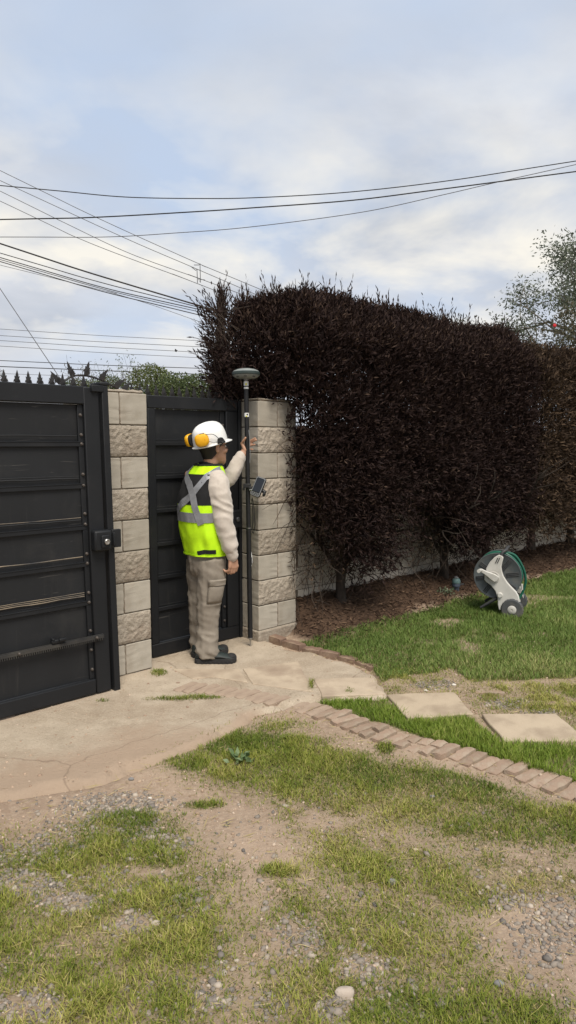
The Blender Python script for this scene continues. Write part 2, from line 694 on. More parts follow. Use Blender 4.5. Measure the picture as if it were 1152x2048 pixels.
M_PATCHY = leaf_mat('patchy_blade', (.085, .130, .016), (.23, .255, .040), (.44, .39, .13), .65, .2)
M_DRY = leaf_mat('dry_blade', (.20, .18, .05), (.34, .28, .11), (.50, .41, .22), .7, .15)
M_CHIP = leaf_mat('mulch_chip', (.035, .020, .013), (.085, .05, .032), (.17, .11, .07), .9, 0)
M_PEBBLE = leaf_mat('pebble', (.12, .108, .098), (.245, .208, .172), (.40, .34, .275), .85, 0)
M_CRUMB = leaf_mat('soil_crumb', (.25, .175, .125), (.38, .28, .20), (.46, .37, .29), .95, 0)

# terrain: bare earth, thatch under the grass, mulch in the bed
m, N, L, b = new_mat('earth')
pos = N.new('ShaderNodeNewGeometry').outputs['Position']
soil = nmix(N, L, nramp(N, L, nnoise(N, L, pos, 2.3, 6, .6), [(.35, 0.0), (.65, 1.0)]), (.375, .28, .205), (.275, .20, .145))
soil = nmix(N, L, nramp(N, L, nnoise(N, L, pos, 38, 5, .7), [(.45, 0.0), (.75, 1.0)]), soil, (.43, .335, .25))
grit = nramp(N, L, nnoise(N, L, pos, 120, 3, .6), [(.58, 0.0), (.66, .7)])
soil = nmix(N, L, grit, soil, (.25, .20, .16))
ga = N.new('ShaderNodeAttribute')
ga.attribute_name = 'turf'
thatch = nmix(N, L, nramp(N, L, nnoise(N, L, pos, 30, 5, .7), [(.35, 0.0), (.65, 1.0)]), (.15, .13, .05), (.07, .085, .022))
col = nmix(N, L, ga.outputs['Fac'], soil, thatch)
gm = N.new('ShaderNodeAttribute')
gm.attribute_name = 'mulch'
mulch = nmix(N, L, nramp(N, L, nnoise(N, L, pos, 45, 6, .75), [(.35, 0.0), (.7, 1.0)]), (.035, .022, .015), (.11, .068, .044))
col = nmix(N, L, gm.outputs['Fac'], col, mulch)
L.new(col, b.inputs['Base Color'])
b.inputs['Roughness'].default_value = .97
b.inputs['Specular IOR Level'].default_value = .15
nbump(N, L, b, nnoise(N, L, pos, 55, 8, .75), .9, .011)
M_EARTH = m

# ------------------------------------------------------------------ ground
APRON = gpoly([(520, 1424), (440, 1470), (330, 1514), (200, 1564), (0, 1596), (-420, 1668)]) + [tuple(W(-1.2, -3.0)[:2]), tuple(W(-1.2, -4.6)[:2]), tuple(W(3.7, -4.6)[:2]), tuple(W(3.7, -4.05)[:2]),
         tuple(W(3.42, -4.0)[:2])] + gpoly([(527, 1281), (600, 1303), (660, 1315), (748, 1339), (772, 1394), (640, 1402), (606, 1406)])
BED_N0 = -3.58


def bed(u, n):
    return 0.21 * smooth01((n + 3.42) / -.72) * smooth01((u - 3.62) / .3)


def terr(x, y):
    u, n = x * UX.x + y * UX.y, x * NX.x + y * NX.y
    z = (fbm(x * 1.3, y * 1.3, 3, 1) - .5) * .03 + (fbm(x * 9, y * 9, 3, 4) - .5) * .016
    near = smooth01((np.hypot(x, y) - 14) / 10)
    z = z * (1 - near) - near * .05
    z = z + bed(u, n) * np.where(n > -4.4, 1, 0)
    z = z + (fbm(x * 14, y * 14, 3, 9) - .5) * .05 * np.clip(bed(u, n) / .1, 0, 1)
    lawn = smooth01((u - 3.55) / .25) * smooth01((n + 4.4) / .3) * smooth01((-2.0 - n) / .8)
    z = z + .018 * lawn * (1 - near)
    sd = sdpoly(x, y, APRON)
    return z * (1 - smooth01((sd + .12) / .12)) - .035 * smooth01((sd + .05) / .1) - .004


def axis_pts(lo, hi, step):
    a = np.arange(lo, hi, step)
    out = [hi + d for d in (.4, 1, 2.5, 6, 14, 35, 90, 260, 600)]
    inn = [lo - d for d in (600, 260, 90, 35, 14, 6, 2.5, 1, .4)]
    return np.concatenate([inn, a, out])


def grid_faces(nx, ny):
    i, j = np.meshgrid(np.arange(nx - 1), np.arange(ny - 1), indexing='ij')
    a = (i * ny + j).ravel()
    return np.stack([a, a + ny, a + ny + 1, a + 1], 1)


xs, ys = axis_pts(-3.4, 7.0, .03), axis_pts(.6, 10.6, .03)
gx, gyy = np.meshgrid(xs, ys, indexing='ij')
gx, gyy = gx.ravel(), gyy.ravel()


def proj_np(x, y, z):
    d = y * math.cos(PITCH) - (z - CAM_H) * math.sin(PITCH)
    h = y * math.sin(PITCH) + (z - CAM_H) * math.cos(PITCH)
    d = np.maximum(d, .05)
    return 576 + FPX * x / d, 1024 - FPX * h / d


def wob(x, y, amp=.07, s=20):
    return x + (fbm(x * 5, y * 5, 4, s) - .5) * 2 * amp, y + (fbm(x * 5, y * 5, 4, s + 7) - .5) * 2 * amp


LAWN = gpoly([(592, 1286), (668, 1310), (752, 1336), (775, 1362), (900, 1340), (960, 1364), (1152, 1352), (1900, 1440), (2600, 1440)]) + [tuple(W(16, -2)[:2]), tuple(W(16, BED_N0)[:2]), tuple(W(4.5, BED_N0)[:2]), tuple(W(3.72, -3.66)[:2])]
EDGE_L = gpoly([(750, 1336), (772, 1392), (905, 1386), (960, 1430), (1112, 1430), (1180, 1486), (1500, 1530), (2000, 1560), (1900, 1440), (1152, 1352), (960, 1364), (900, 1340)])
STRIP = gpoly([(628, 1402), (775, 1396), (815, 1443), (945, 1436), (1008, 1490), (1165, 1490), (1400, 1500), (1500, 1760), (1152, 1572), (1050, 1536), (940, 1500), (860, 1478), (780, 1452), (700, 1428)])
ZONE_A = gpoly([(338, 1522), (450, 1474), (525, 1436), (590, 1440), (680, 1482), (760, 1498), (830, 1522), (900, 1548), (1000, 1578), (1152, 1632), (1500, 1760), (1600, 1840), (1152, 1720), (900, 1690), (700, 1640), (560, 1602), (430, 1568)])
ZONE_B = gpoly([(560, 1600), (700, 1640), (900, 1690), (1152, 1720), (1600, 1840), (1600, 1900), (1152, 1850), (1000, 1830), (900, 1860), (760, 1830), (640, 1790), (590, 1700)])
ZONE_C = gpoly([(-500, 1660), (40, 1672), (200, 1630), (330, 1635), (390, 1700), (450, 1750), (500, 1830), (490, 1900), (500, 1960), (470, 2010), (450, 2300), (-900, 2300)])
ZONE_D = gpoly([(500, 1850), (560, 1760), (700, 1780), (760, 1770), (900, 1790), (970, 1850), (1000, 1910), (1152, 1970), (1700, 2100), (1700, 2400), (430, 2400), (460, 1990)])


def ell_px(px, py, cx, cy, rx, ry):
    return np.clip(1.25 - ((px - cx) / rx) ** 2 - ((py - cy) / ry) ** 2, 0, 1)


def turf_density(x, y):
    """how thickly grass grows at a ground point, and how dry it is"""
    wx, wy = wob(x, y)
    px, py = proj_np(x, y, 0)
    n1, n2 = fbm(x * 3.2, y * 3.2, 4, 30), fbm(x * 9, y * 9, 3, 33)
    patch = smooth01((n1 * .40 + n2 * .60 - .30) / .34)
    d = np.zeros(np.shape(x))
    dry = np.full(np.shape(x), .3)
    for poly, k, lo, dr in ((ZONE_B, .95, .44, .70), (ZONE_C, 1.1, .56, .38), (ZONE_D, 1.1, .58, .33), (ZONE_A, 1.15, .68, .33), (EDGE_L, .85, .25, .45)):
        i = smooth01((sdpoly(wx, wy, poly) + .16) / .34)
        d = np.maximum(d, i * np.maximum(lo, patch * k) * (.35 + .65 * i))
        dry = dry + (dr - dry) * i
    lush = np.maximum.reduce([ell_px(px, py, 470, 1490, 100, 34), ell_px(px, py, 380, 1525, 60, 22), ell_px(px, py, 1120, 1650, 120, 50), ell_px(px, py, 900, 1575, 180, 40), ell_px(px, py, 900, 2030, 260, 70)])
    d = np.maximum(d, lush * .95 * (.55 + .45 * patch) * (inpoly(wx, wy, ZONE_A) | inpoly(wx, wy, ZONE_D)))
    dry = dry - lush * .18
    yel = np.maximum(ell_px(px, py, 820, 1610, 170, 45), ell_px(px, py, 180, 1870, 150, 50))
    dry = dry + yel * .3
    for c in ((625, 1462, 85, 17), (715, 1490, 70, 16), (640, 1640, 60, 20), (300, 1745, 50, 14), (50, 1762, 80, 28), (140, 1800, 70, 22), (270, 1845, 55, 26), (60, 2012, 80, 34), (585, 1880, 60, 50), (720, 1930, 60, 26), (665, 2015, 42, 30), (1090, 1850, 90, 70), (420, 1990, 40, 40), (235, 1595, 120, 20)):
        d = d * (1 - .80 * ell_px(px, py, *c))
    for c in ((318, 1349, 18, 8), (207, 1405, 14, 4), (405, 1399, 45, 4), (345, 1402, 60, 4), (700, 1386, 10, 6), (255, 1640, 75, 26), (770, 1498, 22, 14), (410, 1608, 45, 8), (560, 1745, 50, 16), (622, 1374, 5, 14)):
        d = np.maximum(d, .9 * ell_px(px, py, *c))
    return np.clip(d, 0, 1), np.clip(dry, 0, 1)


def lawn_density(x, y):
    wx, wy = wob(x, y, .06, 50)
    return inpoly(wx, wy, LAWN) * (1 - .75 * smooth01((fbm(x * 2.1, y * 2.1, 4, 60) - .60) / .1))


gz_ = terr(gx, gyy)
u_, n_ = gx * UX.x + gyy * UX.y, gx * NX.x + gyy * NX.y
wu = n_ + (fbm(gx * 6, gyy * 6, 3, 70) - .5) * .22
mul = smooth01((BED_N0 + .03 - wu) / .10) * smooth01((u_ - 3.62) / .1) * (n_ > -4.4)
td, _ = turf_density(gx, gyy)
far = smooth01((np.hypot(gx, gyy) - 9.5) / 4)
turf = np.maximum.reduce([td * .62, lawn_density(gx, gyy) * .9, inpoly(gx, gyy, STRIP) * .8, far * .8]) * (1 - mul)
ground = np_mesh('ground', np.stack([gx, gyy, gz_], 1), grid_faces(len(xs), len(ys)), M_EARTH, None, {'turf': turf, 'mulch': mul}, smooth=True)
tag(ground, 'bare reddish earth with thin turf and gravel', 'ground', None, 'structure')

# the rough concrete in front of the gates: it thins out under the earth at its ragged edge
ax, ay = np.arange(-4.2, 1.2, .022), np.arange(2.2, 6.6, .022)
hx, hy = np.meshgrid(ax, ay, indexing='ij')
hx, hy = hx.ravel(), hy.ravel()
sd = sdpoly(hx, hy, APRON) + (fbm(hx * 6, hy * 6, 4, 80) - .55) * .16 + (fbm(hx * 22, hy * 22, 3, 81) - .5) * .05
hz_ = -.034 + .046 * smooth01((sd + .03) / .07) + (fbm(hx * 16, hy * 16, 3, 84) - .5) * .006
F = grid_faces(len(ax), len(ay))
F = F[(sd[F] > -.06).all(1)]
used = np.unique(F)
remap = np.zeros(len(hx), int)
remap[used] = np.arange(len(used))
FRONT = gpoly([(520, 1424), (440, 1470), (330, 1514), (200, 1564), (0, 1596), (-420, 1668)])
fd = np.full(len(hx), 9.0)
for (ax_, ay_), (bx_, by_) in zip(FRONT, FRONT[1:]):
    ex, ey = bx_ - ax_, by_ - ay_
    t = np.clip(((hx - ax_) * ex + (hy - ay_) * ey) / (ex * ex + ey * ey), 0, 1)
    fd = np.minimum(fd, np.hypot(hx - ax_ - t * ex, hy - ay_ - t * ey))
lft = smooth01((-.35 - hx) / .5)
soil_ = np.clip((.12 + .42 * lft - fd) / (.12 + .30 * lft), 0, 1) * (.52 + .16 * lft)
gl_ = hx * NX.x + hy * NX.y
soil_ = np.maximum(soil_, .22 * np.clip((gl_ * 0 - 3.58 - gl_ - .0) / .2, 0, 1) * (hx * UX.x + hy * UX.y < 2.0))
apron = np_mesh('concrete_apron', np.stack([hx, hy, hz_], 1)[used], remap[F], M_APRON, None, {'soil': soil_[used]}, smooth=True)
tag(apron, 'rough weathered concrete paving in front of both gates', 'pavement', None, 'structure')


def top_at(x, y):
    sdv = sdpoly(np.array([x]), np.array([y]), APRON)[0]
    return .012 if sdv > .04 else float(terr(np.array([x]), np.array([y]))[0])


def flagstone(poly, z0, z1, jitter=.006, n=5):
    """a flat stone with a slightly ragged outline"""
    pts = []
    for i in range(len(poly)):
        a, b_ = Vector(poly[i]), Vector(poly[(i + 1) % len(poly)])
        for k in range(n):
            p = a.lerp(b_, k / n)
            pts.append((p.x + random.uniform(-jitter, jitter), p.y + random.uniform(-jitter, jitter)))
    mb = MB()
    mb.prism(pts, (0, 0, z0), Vector((1, 0, 0)), Vector((0, 1, 0)), ZX, z1 - z0)
    return mb


for poly in ([(486, 1342), (597, 1327), (626, 1388), (505, 1372)], [(628, 1363), (746, 1359), (768, 1393), (645, 1398)], [(345, 1342), (478, 1343), (496, 1369), (425, 1358), (385, 1362)]):
    flagstone(gpoly(poly), -.01, .0175, .004).build('paving_stone', M_PAVER, apron, bevel=.004)

for poly, lb in (([(774, 1393), (908, 1388), (946, 1432), (815, 1441)], 'square pale stepping slab in the grass, beside the paving end'), ([(963, 1433), (1112, 1431), (1172, 1486), (1010, 1488)], 'square pale stepping slab cut by the right photo edge')):
    p = gpoly(poly)
    c = Vector((sum(q[0] for q in p) / 4, sum(q[1] for q in p) / 4, 0))
    tag(flagstone(p, -.03, .015, .005).build('stepping_slab', M_SLAB, None, c, bevel=.006), lb, 'paving slab', 'stepping slabs in the grass')

# ------------------------------------------------------------------ brick edging, kerb
edging = empty('brick_edging', gz(800, 1483), 'curving row of old bricks laid side by side through the turf', 'edging', None, 'structure')
line = spline([gz(*p) for p in ((352, 1376), (450, 1386), (540, 1402), (620, 1417), (690, 1441), (760, 1470), (830, 1490), (900, 1508), (980, 1529), (1060, 1552), (1152, 1588), (1260, 1640), (1420, 1730))], 12)
acc, last, bricks = 0, line[0], []
for p in line[1:]:
    seg = (p - last).length
    while acc + seg >= .069:
        t = (.069 - acc) / seg
        last = last.lerp(p, t)
        bricks.append((last.copy(), (p - last).normalized()))
        seg = (p - last).length
        acc = 0
    acc += seg
    last = p
bmeshes = []


def rough_brick(L_, w_, h_, seed, amp=.005, nx=6):
    """an old brick: a small closed grid box with worn, uneven faces and chipped corners"""
    vs, fs = [], []
    ny, nz = 2, 2
    idx = {}
    r = random.Random(seed)
    for i in range(nx + 1):
        for j in range(ny + 1):
            for k in range(nz + 1):
                if 0 < i < nx and 0 < j < ny and 0 < k < nz:
                    continue
                e = (i in (0, nx)) + (j in (0, ny)) + (k in (0, nz))
                sh = 1 - (.05 if e == 2 else .10 if e == 3 else 0)
                p = Vector(((i / nx - .5) * L_ * (sh if i in (0, nx) else 1), (j / ny - .5) * w_ * (sh if j in (0, ny) else 1), (k / nz - 1) * h_ + (0 if k < nz else -(1 - sh) * h_ * .7)))
                q = p * 30 + Vector((seed * 3.1, seed, 0))
                p += Vector((mnoise.noise(q), mnoise.noise(q + Vector((9, 0, 0))), mnoise.noise(q + Vector((0, 9, 0))))) * amp
                idx[i, j, k] = len(vs)
                vs.append(p)
    for (i0, i1, j0, j1, k0, k1) in ((0, nx, 0, ny, 0, 0), (0, nx, 0, ny, nz, nz), (0, nx, 0, 0, 0, nz), (0, nx, ny, ny, 0, nz), (0, 0, 0, ny, 0, nz), (nx, nx, 0, ny, 0, nz)):
        if k0 == k1:
            fs += [(idx[i, j, k0], idx[i + 1, j, k0], idx[i + 1, j + 1, k0], idx[i, j + 1, k0]) for i in range(i0, i1) for j in range(j0, j1)]
        elif j0 == j1:
            fs += [(idx[i, j0, k], idx[i + 1, j0, k], idx[i + 1, j0, k + 1], idx[i, j0, k + 1]) for i in range(i0, i1) for k in range(k0, k1)]
        else:
            fs += [(idx[i0, j, k], idx[i0, j + 1, k], idx[i0, j + 1, k + 1], idx[i0, j, k + 1]) for j in range(j0, j1) for k in range(k0, k1)]
    me = bpy.data.meshes.new('brick')
    me.from_pydata([tuple(v) for v in vs], [], fs)
    fix_normals(me)
    shade(me, 50)
    return me


whole = [rough_brick(.185, .058, .07, s, .008) for s in range(5)]
half = [rough_brick(.088, .058, .07, s + 20, .009, 4) for s in range(3)]
for me in whole + half:
    me.materials.append(M_BRICK)
worn = [rough_brick(.20, .063, .07, s + 40, .004) for s in range(3)]
for me in worn:
    me.materials.append(M_WORN)
bd = (gz(833, 1469.5) - gz(783, 1491)).normalized()
for i, (p, t) in enumerate(bricks):
    perp = Vector((-t.y, t.x, 0))
    if perp.y < 0:
        perp = -perp
    d = (bd * .75 + perp * .25).normalized()
    ang = math.atan2(d.y, d.x) + random.uniform(-.09, .09)
    flush = i < 14
    zt = top_at(p.x, p.y)
    def put(me, q, z):
        o = link('brick', me, edging)
        o.location = Vector((q.x, q.y, z)) - parent_world(edging)
        o.rotation_euler = (random.uniform(-.06, .06) * (0.3 if flush else 1), random.uniform(-.06, .06) * (0.2 if flush else 1), ang)
    if flush:
        put(random.choice(worn), p + d * random.uniform(-.012, .012), zt + random.uniform(.004, .010))
    elif random.random() < .25:
        put(random.choice(half), p + d * .055, max(zt, 0) + random.uniform(.008, .024))
        put(random.choice(half), p - d * .052, max(zt, 0) + random.uniform(.003, .02))
    else:
        put(random.choice(whole), p + d * random.uniform(-.022, .022), max(zt, 0) + random.uniform(.009, .025))

kerb = empty('kerb', gz(640, 1306), 'low red earthen kerb between paving and lawn', 'kerb', None, 'structure')
kl = [gz(*p) for p in ((528, 1279), (566, 1290), (604, 1301), (640, 1309), (676, 1317), (712, 1326), (748, 1338))]
for i in range(len(kl) - 1):
    a, b_ = kl[i], kl[i + 1]
    d = (b_ - a)
    me = rough_brick(d.length * .98, .075, .09, 60 + i, .010)
    me.materials.append(M_KERB)
    o = link('kerb_brick', me, kerb)
    o.location = (a + b_) / 2 + Vector((.012, .03, .050 - .009 * i + random.uniform(-.008, .008))) - parent_world(kerb)
    o.rotation_euler = (random.uniform(-.08, .08), random.uniform(-.09, .09), math.atan2(d.y, d.x) + random.uniform(-.06, .06))

# ------------------------------------------------------------------ grass, pebbles, crumbs, mulch
def scatter(nn, x0, x1, y0, y1):
    return rng.uniform(x0, x1, nn), rng.uniform(y0, y1, nn)


def ground_z(x, y):
    z = terr(x, y)
    sdv = sdpoly(x, y, APRON)
    return np.where(sdv > .03, .010, z)


def grass(name, x, y, h, w, lean, m, tint, label):
    n = len(x)
    z = ground_z(x, y) - .004
    a = rng.uniform(0, 2 * np.pi, n)
    dx, dy = np.cos(a), np.sin(a)
    b2 = a + np.pi / 2 + rng.normal(0, .5, n)
    sx, sy = np.cos(b2) * w / 2, np.sin(b2) * w / 2
    l1, l2 = lean * .35 * h, lean * h
    P = lambda ox, oy, zz: np.stack([x + ox, y + oy, z + zz], 1)
    h2 = h * np.sqrt(np.clip(1 - (lean * .55) ** 2, .15, 1))
    V = np.stack([P(-sx, -sy, 0 * h), P(sx, sy, 0 * h), P(dx * l1 - sx * .8, dy * l1 - sy * .8, h2 * .6), P(dx * l1 + sx * .8, dy * l1 + sy * .8, h2 * .6), P(dx * l2, dy * l2, h2)], 1).reshape(-1, 3)
    b0 = (np.arange(n) * 5)[:, None]
    F = np.concatenate([b0 + np.array([[0, 1, 3]]), b0 + np.array([[0, 3, 2]]), b0 + np.array([[2, 3, 4]])])
    return tag(np_mesh(name, V, F, m, None, {'tint': np.repeat(tint, 5)}), label, 'grass', None, 'stuff')


# lawn
x, y = scatter(520000, .0, 7.0, 4.3, 10.6)
u_, n_ = x * UX.x + y * UX.y, x * NX.x + y * NX.y
px, py = proj_np(x, y, 0)
k = (rng.random(len(x)) < lawn_density(x, y) * np.clip(1.15 - (y - 5) * .06, .5, 1)) & (px < 1420)
x, y = x[k], y[k]
cl = fbm(x * 4, y * 4, 3, 90)
edge = smooth01((fbm(x * 1.1, y * 1.1, 2, 95) - .35) / .3)
h = rng.uniform(.022, .06, len(x)) * (.55 + .8 * cl)
tint = np.clip(rng.normal(.42, .17, len(x)) + (cl - .5) * .5 + (fbm(x * 1.6, y * 1.6, 3, 97) - .5) * .7, 0, .95) * np.where(rng.random(len(x)) < .05, 1.6, 1)
grass('lawn_grass', x, y, h, .0042 + .0016 * (y - 5).clip(0, 4) / 4, rng.uniform(.2, 1.1, len(x)), M_GRASS, np.clip(tint, 0, 1), 'thick green lawn between the hedge bed and the slabs')
# bright strip beside the slabs
x, y = scatter(150000, -.1, 2.6, 2.6, 4.4)
wx, wy = wob(x, y, .04, 50)
k = inpoly(wx, wy, STRIP) & (rng.random(len(x)) < np.where(fbm(x * 5, y * 5, 3, 44) > .36, .95, .35))
x, y = x[k], y[k]
cl = fbm(x * 6, y * 6, 3, 91)
grass('strip_grass', x, y, rng.uniform(.02, .05, len(x)) * (.55 + .9 * cl), .0034, rng.uniform(.2, 1.0, len(x)), M_STRIP, np.clip(rng.normal(.45, .2, len(x)) + (cl - .5) * .6, 0, 1), 'bright green grass between brick edging and stepping slabs')
# patchy turf
x, y = scatter(980000, -2.2, 2.6, 1.3, 5.0)
d, dry = turf_density(x, y)
px, py = proj_np(x, y, 0)
k = (rng.random(len(x)) < d * .97 * np.clip(1.25 - (y - 1.6) * .14, .6, 1)) & ~inpoly(x, y, STRIP) & (px > -160) & (px < 1320)
x, y, d, dry = x[k], y[k], d[k], dry[k]
isdry = rng.random(len(x)) < np.clip(dry * .8 + .04 + (fbm(x * 2.2, y * 2.2, 3, 98) - .5) * .7, .03, 1)
cl = fbm(x * 8, y * 8, 3, 92)
hh = rng.uniform(.012, .036, len(x)) * (.5 + cl) * (.6 + .5 * d)
g = ~isdry
grass('patchy_grass', x[g], y[g], hh[g] * 1.0, .0033, rng.uniform(.3, 1.3, g.sum()), M_PATCHY, np.clip(rng.normal(.38, .2, g.sum()) + (cl[g] - .5) * .9 + (fbm(x[g] * 2.6, y[g] * 2.6, 3, 99) - .5) * .9 + (dry[g] - .35) * .5, 0, 1), 'patchy short green turf over gravel in the foreground')
g = isdry
grass('dry_grass', x[g], y[g], hh[g] * .75, .0028, rng.uniform(.8, 1.7, g.sum()), M_DRY, np.clip(rng.normal(.5, .25, g.sum()), 0, 1), 'yellowed dry turf worn thin in the foreground')

ico = np.array([(0, .53, .85), (0, -.53, .85), (0, .53, -.85), (0, -.53, -.85), (.53, .85, 0), (-.53, .85, 0), (.53, -.85, 0), (-.53, -.85, 0), (.85, 0, .53), (-.85, 0, .53), (.85, 0, -.53), (-.85, 0, -.53)])
icof = np.array([(0, 1, 8), (0, 8, 4), (0, 4, 5), (0, 5, 9), (0, 9, 1), (1, 6, 8), (8, 6, 10), (8, 10, 4), (4, 10, 2), (4, 2, 5), (5, 2, 11), (5, 11, 9), (9, 11, 7), (9, 7, 1), (1, 7, 6), (3, 10, 6), (3, 2, 10), (3, 11, 2), (3, 7, 11), (3, 6, 7)])


def stones(name, x, y, r, m, tint, label, cat, flat=.62, sink=.38, smooth=True, dz=0):
    n = len(x)
    a = rng.uniform(0, 2 * np.pi, n)
    sc = np.stack([r * rng.uniform(.8, 1.35, n), r * rng.uniform(.65, 1.0, n), r * rng.uniform(flat * .7, flat * 1.2, n)], 1)
    v = ico[None] * rng.uniform(.8, 1.15, (n, 12, 1)) * sc[:, None, :]
    ca, sa = np.cos(a)[:, None], np.sin(a)[:, None]
    V = np.stack([v[..., 0] * ca - v[..., 1] * sa + x[:, None], v[..., 0] * sa + v[..., 1] * ca + y[:, None], v[..., 2] + (ground_z(x, y) + sc[:, 2] * (1 - 2 * sink) * .6 + dz)[:, None]], 2).reshape(-1, 3)
    F = (np.arange(n) * 12)[:, None, None] + icof[None]
    return tag(np_mesh(name, V, F.reshape(-1, 3), m, None, {'tint': np.repeat(tint, 12)}, smooth=smooth), label, cat, None, 'stuff')


GRAV = gpoly([(-300, 1640), (0, 1620), (240, 1600), (300, 1640), (350, 1700), (260, 1720), (120, 1720), (-300, 1760)])
x, y = scatter(170000, -2.0, 2.2, 1.4, 5.2)
px, py = proj_np(x, y, 0)
wx, wy = wob(x, y, .08, 52)
pd = .035 * np.ones(len(x)) * (py > 1590)
pd = np.maximum(pd, inpoly(wx, wy, GRAV) * .55 * smooth01((fbm(x * 4, y * 4, 3, 55) - .36) / .2))
pd = np.maximum(pd, (inpoly(wx, wy, ZONE_C) | inpoly(wx, wy, ZONE_D)) * .30 * smooth01((fbm(x * 3.2, y * 3.2, 4, 57) - .48) / .12))
for c in ((50, 1762, 100, 36), (140, 1800, 90, 30), (270, 1845, 70, 34), (370, 1795, 50, 22), (60, 2012, 110, 42), (600, 1875, 55, 50), (730, 1930, 70, 30), (665, 2015, 50, 36), (1100, 1860, 80, 80), (1010, 1790, 60, 30), (420, 1985, 60, 40), (540, 2010, 40, 30), (235, 1605, 130, 26), (330, 1690, 50, 30), (1010, 1405, 48, 12), (1080, 1425, 40, 8), (870, 1370, 45, 9), (250, 1640, 70, 20)):
    pd = np.maximum(pd, .8 * ell_px(px, py, *c))
pd = np.where(inpoly(x, y, STRIP) | (sdpoly(x, y, APRON) > .02), pd * .03, pd)
pd = np.where(inpoly(x, y, ZONE_A), np.minimum(pd, .02), pd)
k = (rng.random(len(x)) < pd) & (px > -150) & (px < 1300)
x, y = x[k], y[k]
r = np.clip(rng.lognormal(math.log(.0058), .46, len(x)), .0025, .0165)
stones('gravel', x, y, r, M_PEBBLE, np.clip(rng.normal(.5, .25, len(x)), 0, 1), 'grey and tan pebbles scattered through the thin turf', 'gravel')
x, y = scatter(46000, -2.2, 2.4, 1.4, 5.2)
d, _ = turf_density(x, y)
px, py = proj_np(x, y, 0)
sdv = sdpoly(x, y, APRON)
k = (rng.random(len(x)) < np.where(sdv > .1, .05 + .10 * (x < -.6), np.where(sdv > -.1, .35, .45 * (1 - d)))) & ~inpoly(x, y, STRIP) & (px > -120) & (px < 1260)
x, y = x[k], y[k]
stones('soil_crumbs', x, y, np.clip(rng.lognormal(math.log(.0034), .5, len(x)), .0015, .011), M_CRUMB, rng.random(len(x)), 'small crumbs of reddish earth and grit on bare ground', 'soil', .7, .3)

# mulch of bark chips and dead leaves under the hedge
x, y = scatter(150000, -.3, 8, 4.9, 11.5)
u_, n_ = x * UX.x + y * UX.y, x * NX.x + y * NX.y
k = (u_ > 3.68) & (u_ < 11) & (n_ < BED_N0 + .05 + (fbm(x * 6, y * 6, 3, 70) - .5) * .22) & (n_ > -4.14)
x, y = x[k][:30000], y[k][:30000]
P = np.stack([x, y, terr(x, y) + rng.uniform(0, .018, len(x))], 1)
D = rng.normal(size=(len(x), 3)) * (1, 1, .35)
tag(leaf_cloud('bark_mulch', P, D, rng.uniform(.02, .07, len(x)), rng.uniform(.006, .014, len(x)), M_CHIP), 'brown bark mulch and dead leaves banked under the hedge', 'mulch', None, 'stuff')
# straw and dead stalks
x, y = scatter(5200, -2, 2.4, 1.5, 4.9)
d, dry = turf_density(x, y)
k = (sdpoly(x, y, APRON) < .05)
x, y = x[k], y[k]
P = np.stack([x, y, ground_z(x, y) + .006], 1)
tag(leaf_cloud('straw', P, rng.normal(size=(len(x), 3)) * (1, 1, .12), rng.uniform(.02, .09, len(x)), rng.uniform(.0015, .003, len(x)), M_DRY, None, rng.uniform(.5, 1, len(x))), 'loose pale straw and dead stalks lying on the earth', 'straw', None, 'stuff')

# single stones that stand out
M_WSTONE = mat('pale_stone', (.62, .58, .52), (.5, .46, .4), 20, .85, bump=.4)
M_GSTONE = mat('grey_stone', (.22, .21, .205), (.16, .155, .15), 20, .8, bump=.4)
M_TSTONE = mat('tan_stone', (.42, .36, .30), (.34, .28, .23), 20, .85, bump=.4)
for px_, py_, r, m, lb in ((908, 1371, .018, M_WSTONE, 'white stone at the lawn edge behind the stepping slab'), (851, 1382, .016, M_WSTONE, 'small white stone just behind the near stepping slab'),
                           (690, 1985, .034, M_TSTONE, 'large pale angular stone in the foreground gravel'), (997, 1961, .020, M_GSTONE, 'dark grey stone alone in the foreground grass'),
                           (785, 1762, .024, M_GSTONE, 'flat grey stone on bare earth in the middle foreground'), (262, 1557, .017, M_GSTONE, 'dark stone pair at the ragged concrete edge'),
                           (312, 1850, .019, M_TSTONE, 'tan rounded stone among foreground grass'), (865, 1592, .016, M_GSTONE, 'blue-grey stone in the yellowish turf'),
                           (300, 1595, .012, M_WSTONE, 'white chip of stone on bare earth'), (597, 1408, .014, M_GSTONE, 'black pebble at the start of the bricks')):
    p = gz(px_, py_)
    r *= .66
    mb = MB()
    mb.ell((0, 0, 0), (r * 1.25, r * .9, r * .7), seg=10, ring=7)
    for i, v in enumerate(mb.v):
        mb.v[i] = v * (1 + .35 * mnoise.noise(v * 45 + Vector((px_, py_, 0)))) + Vector((p.x, p.y, top_at(p.x, p.y) + r * .3))
    tag(mb.build('stone', m, None, Vector((p.x, p.y, 0))), lb, 'stone', 'loose stones')
for px_, py_, L_, a_, lb in ((980, 1383, .19, -.15, 'broken flat brick lying in lawn edge by pebbles'), (1105, 1408, .20, -.32, 'thin red brick sliver near the right edge slab')):
    p = gz(px_, py_)
    me = rough_brick(L_, .05, .035, px_, .008)
    me.materials.append(M_BRICK)
    o = link('brick_fragment', me, None, Vector((p.x, p.y, top_at(p.x, p.y) + .010)))
    o.rotation_euler = (.06, -.05, a_)
    tag(o, lb, 'brick fragment', 'broken bricks in the lawn')
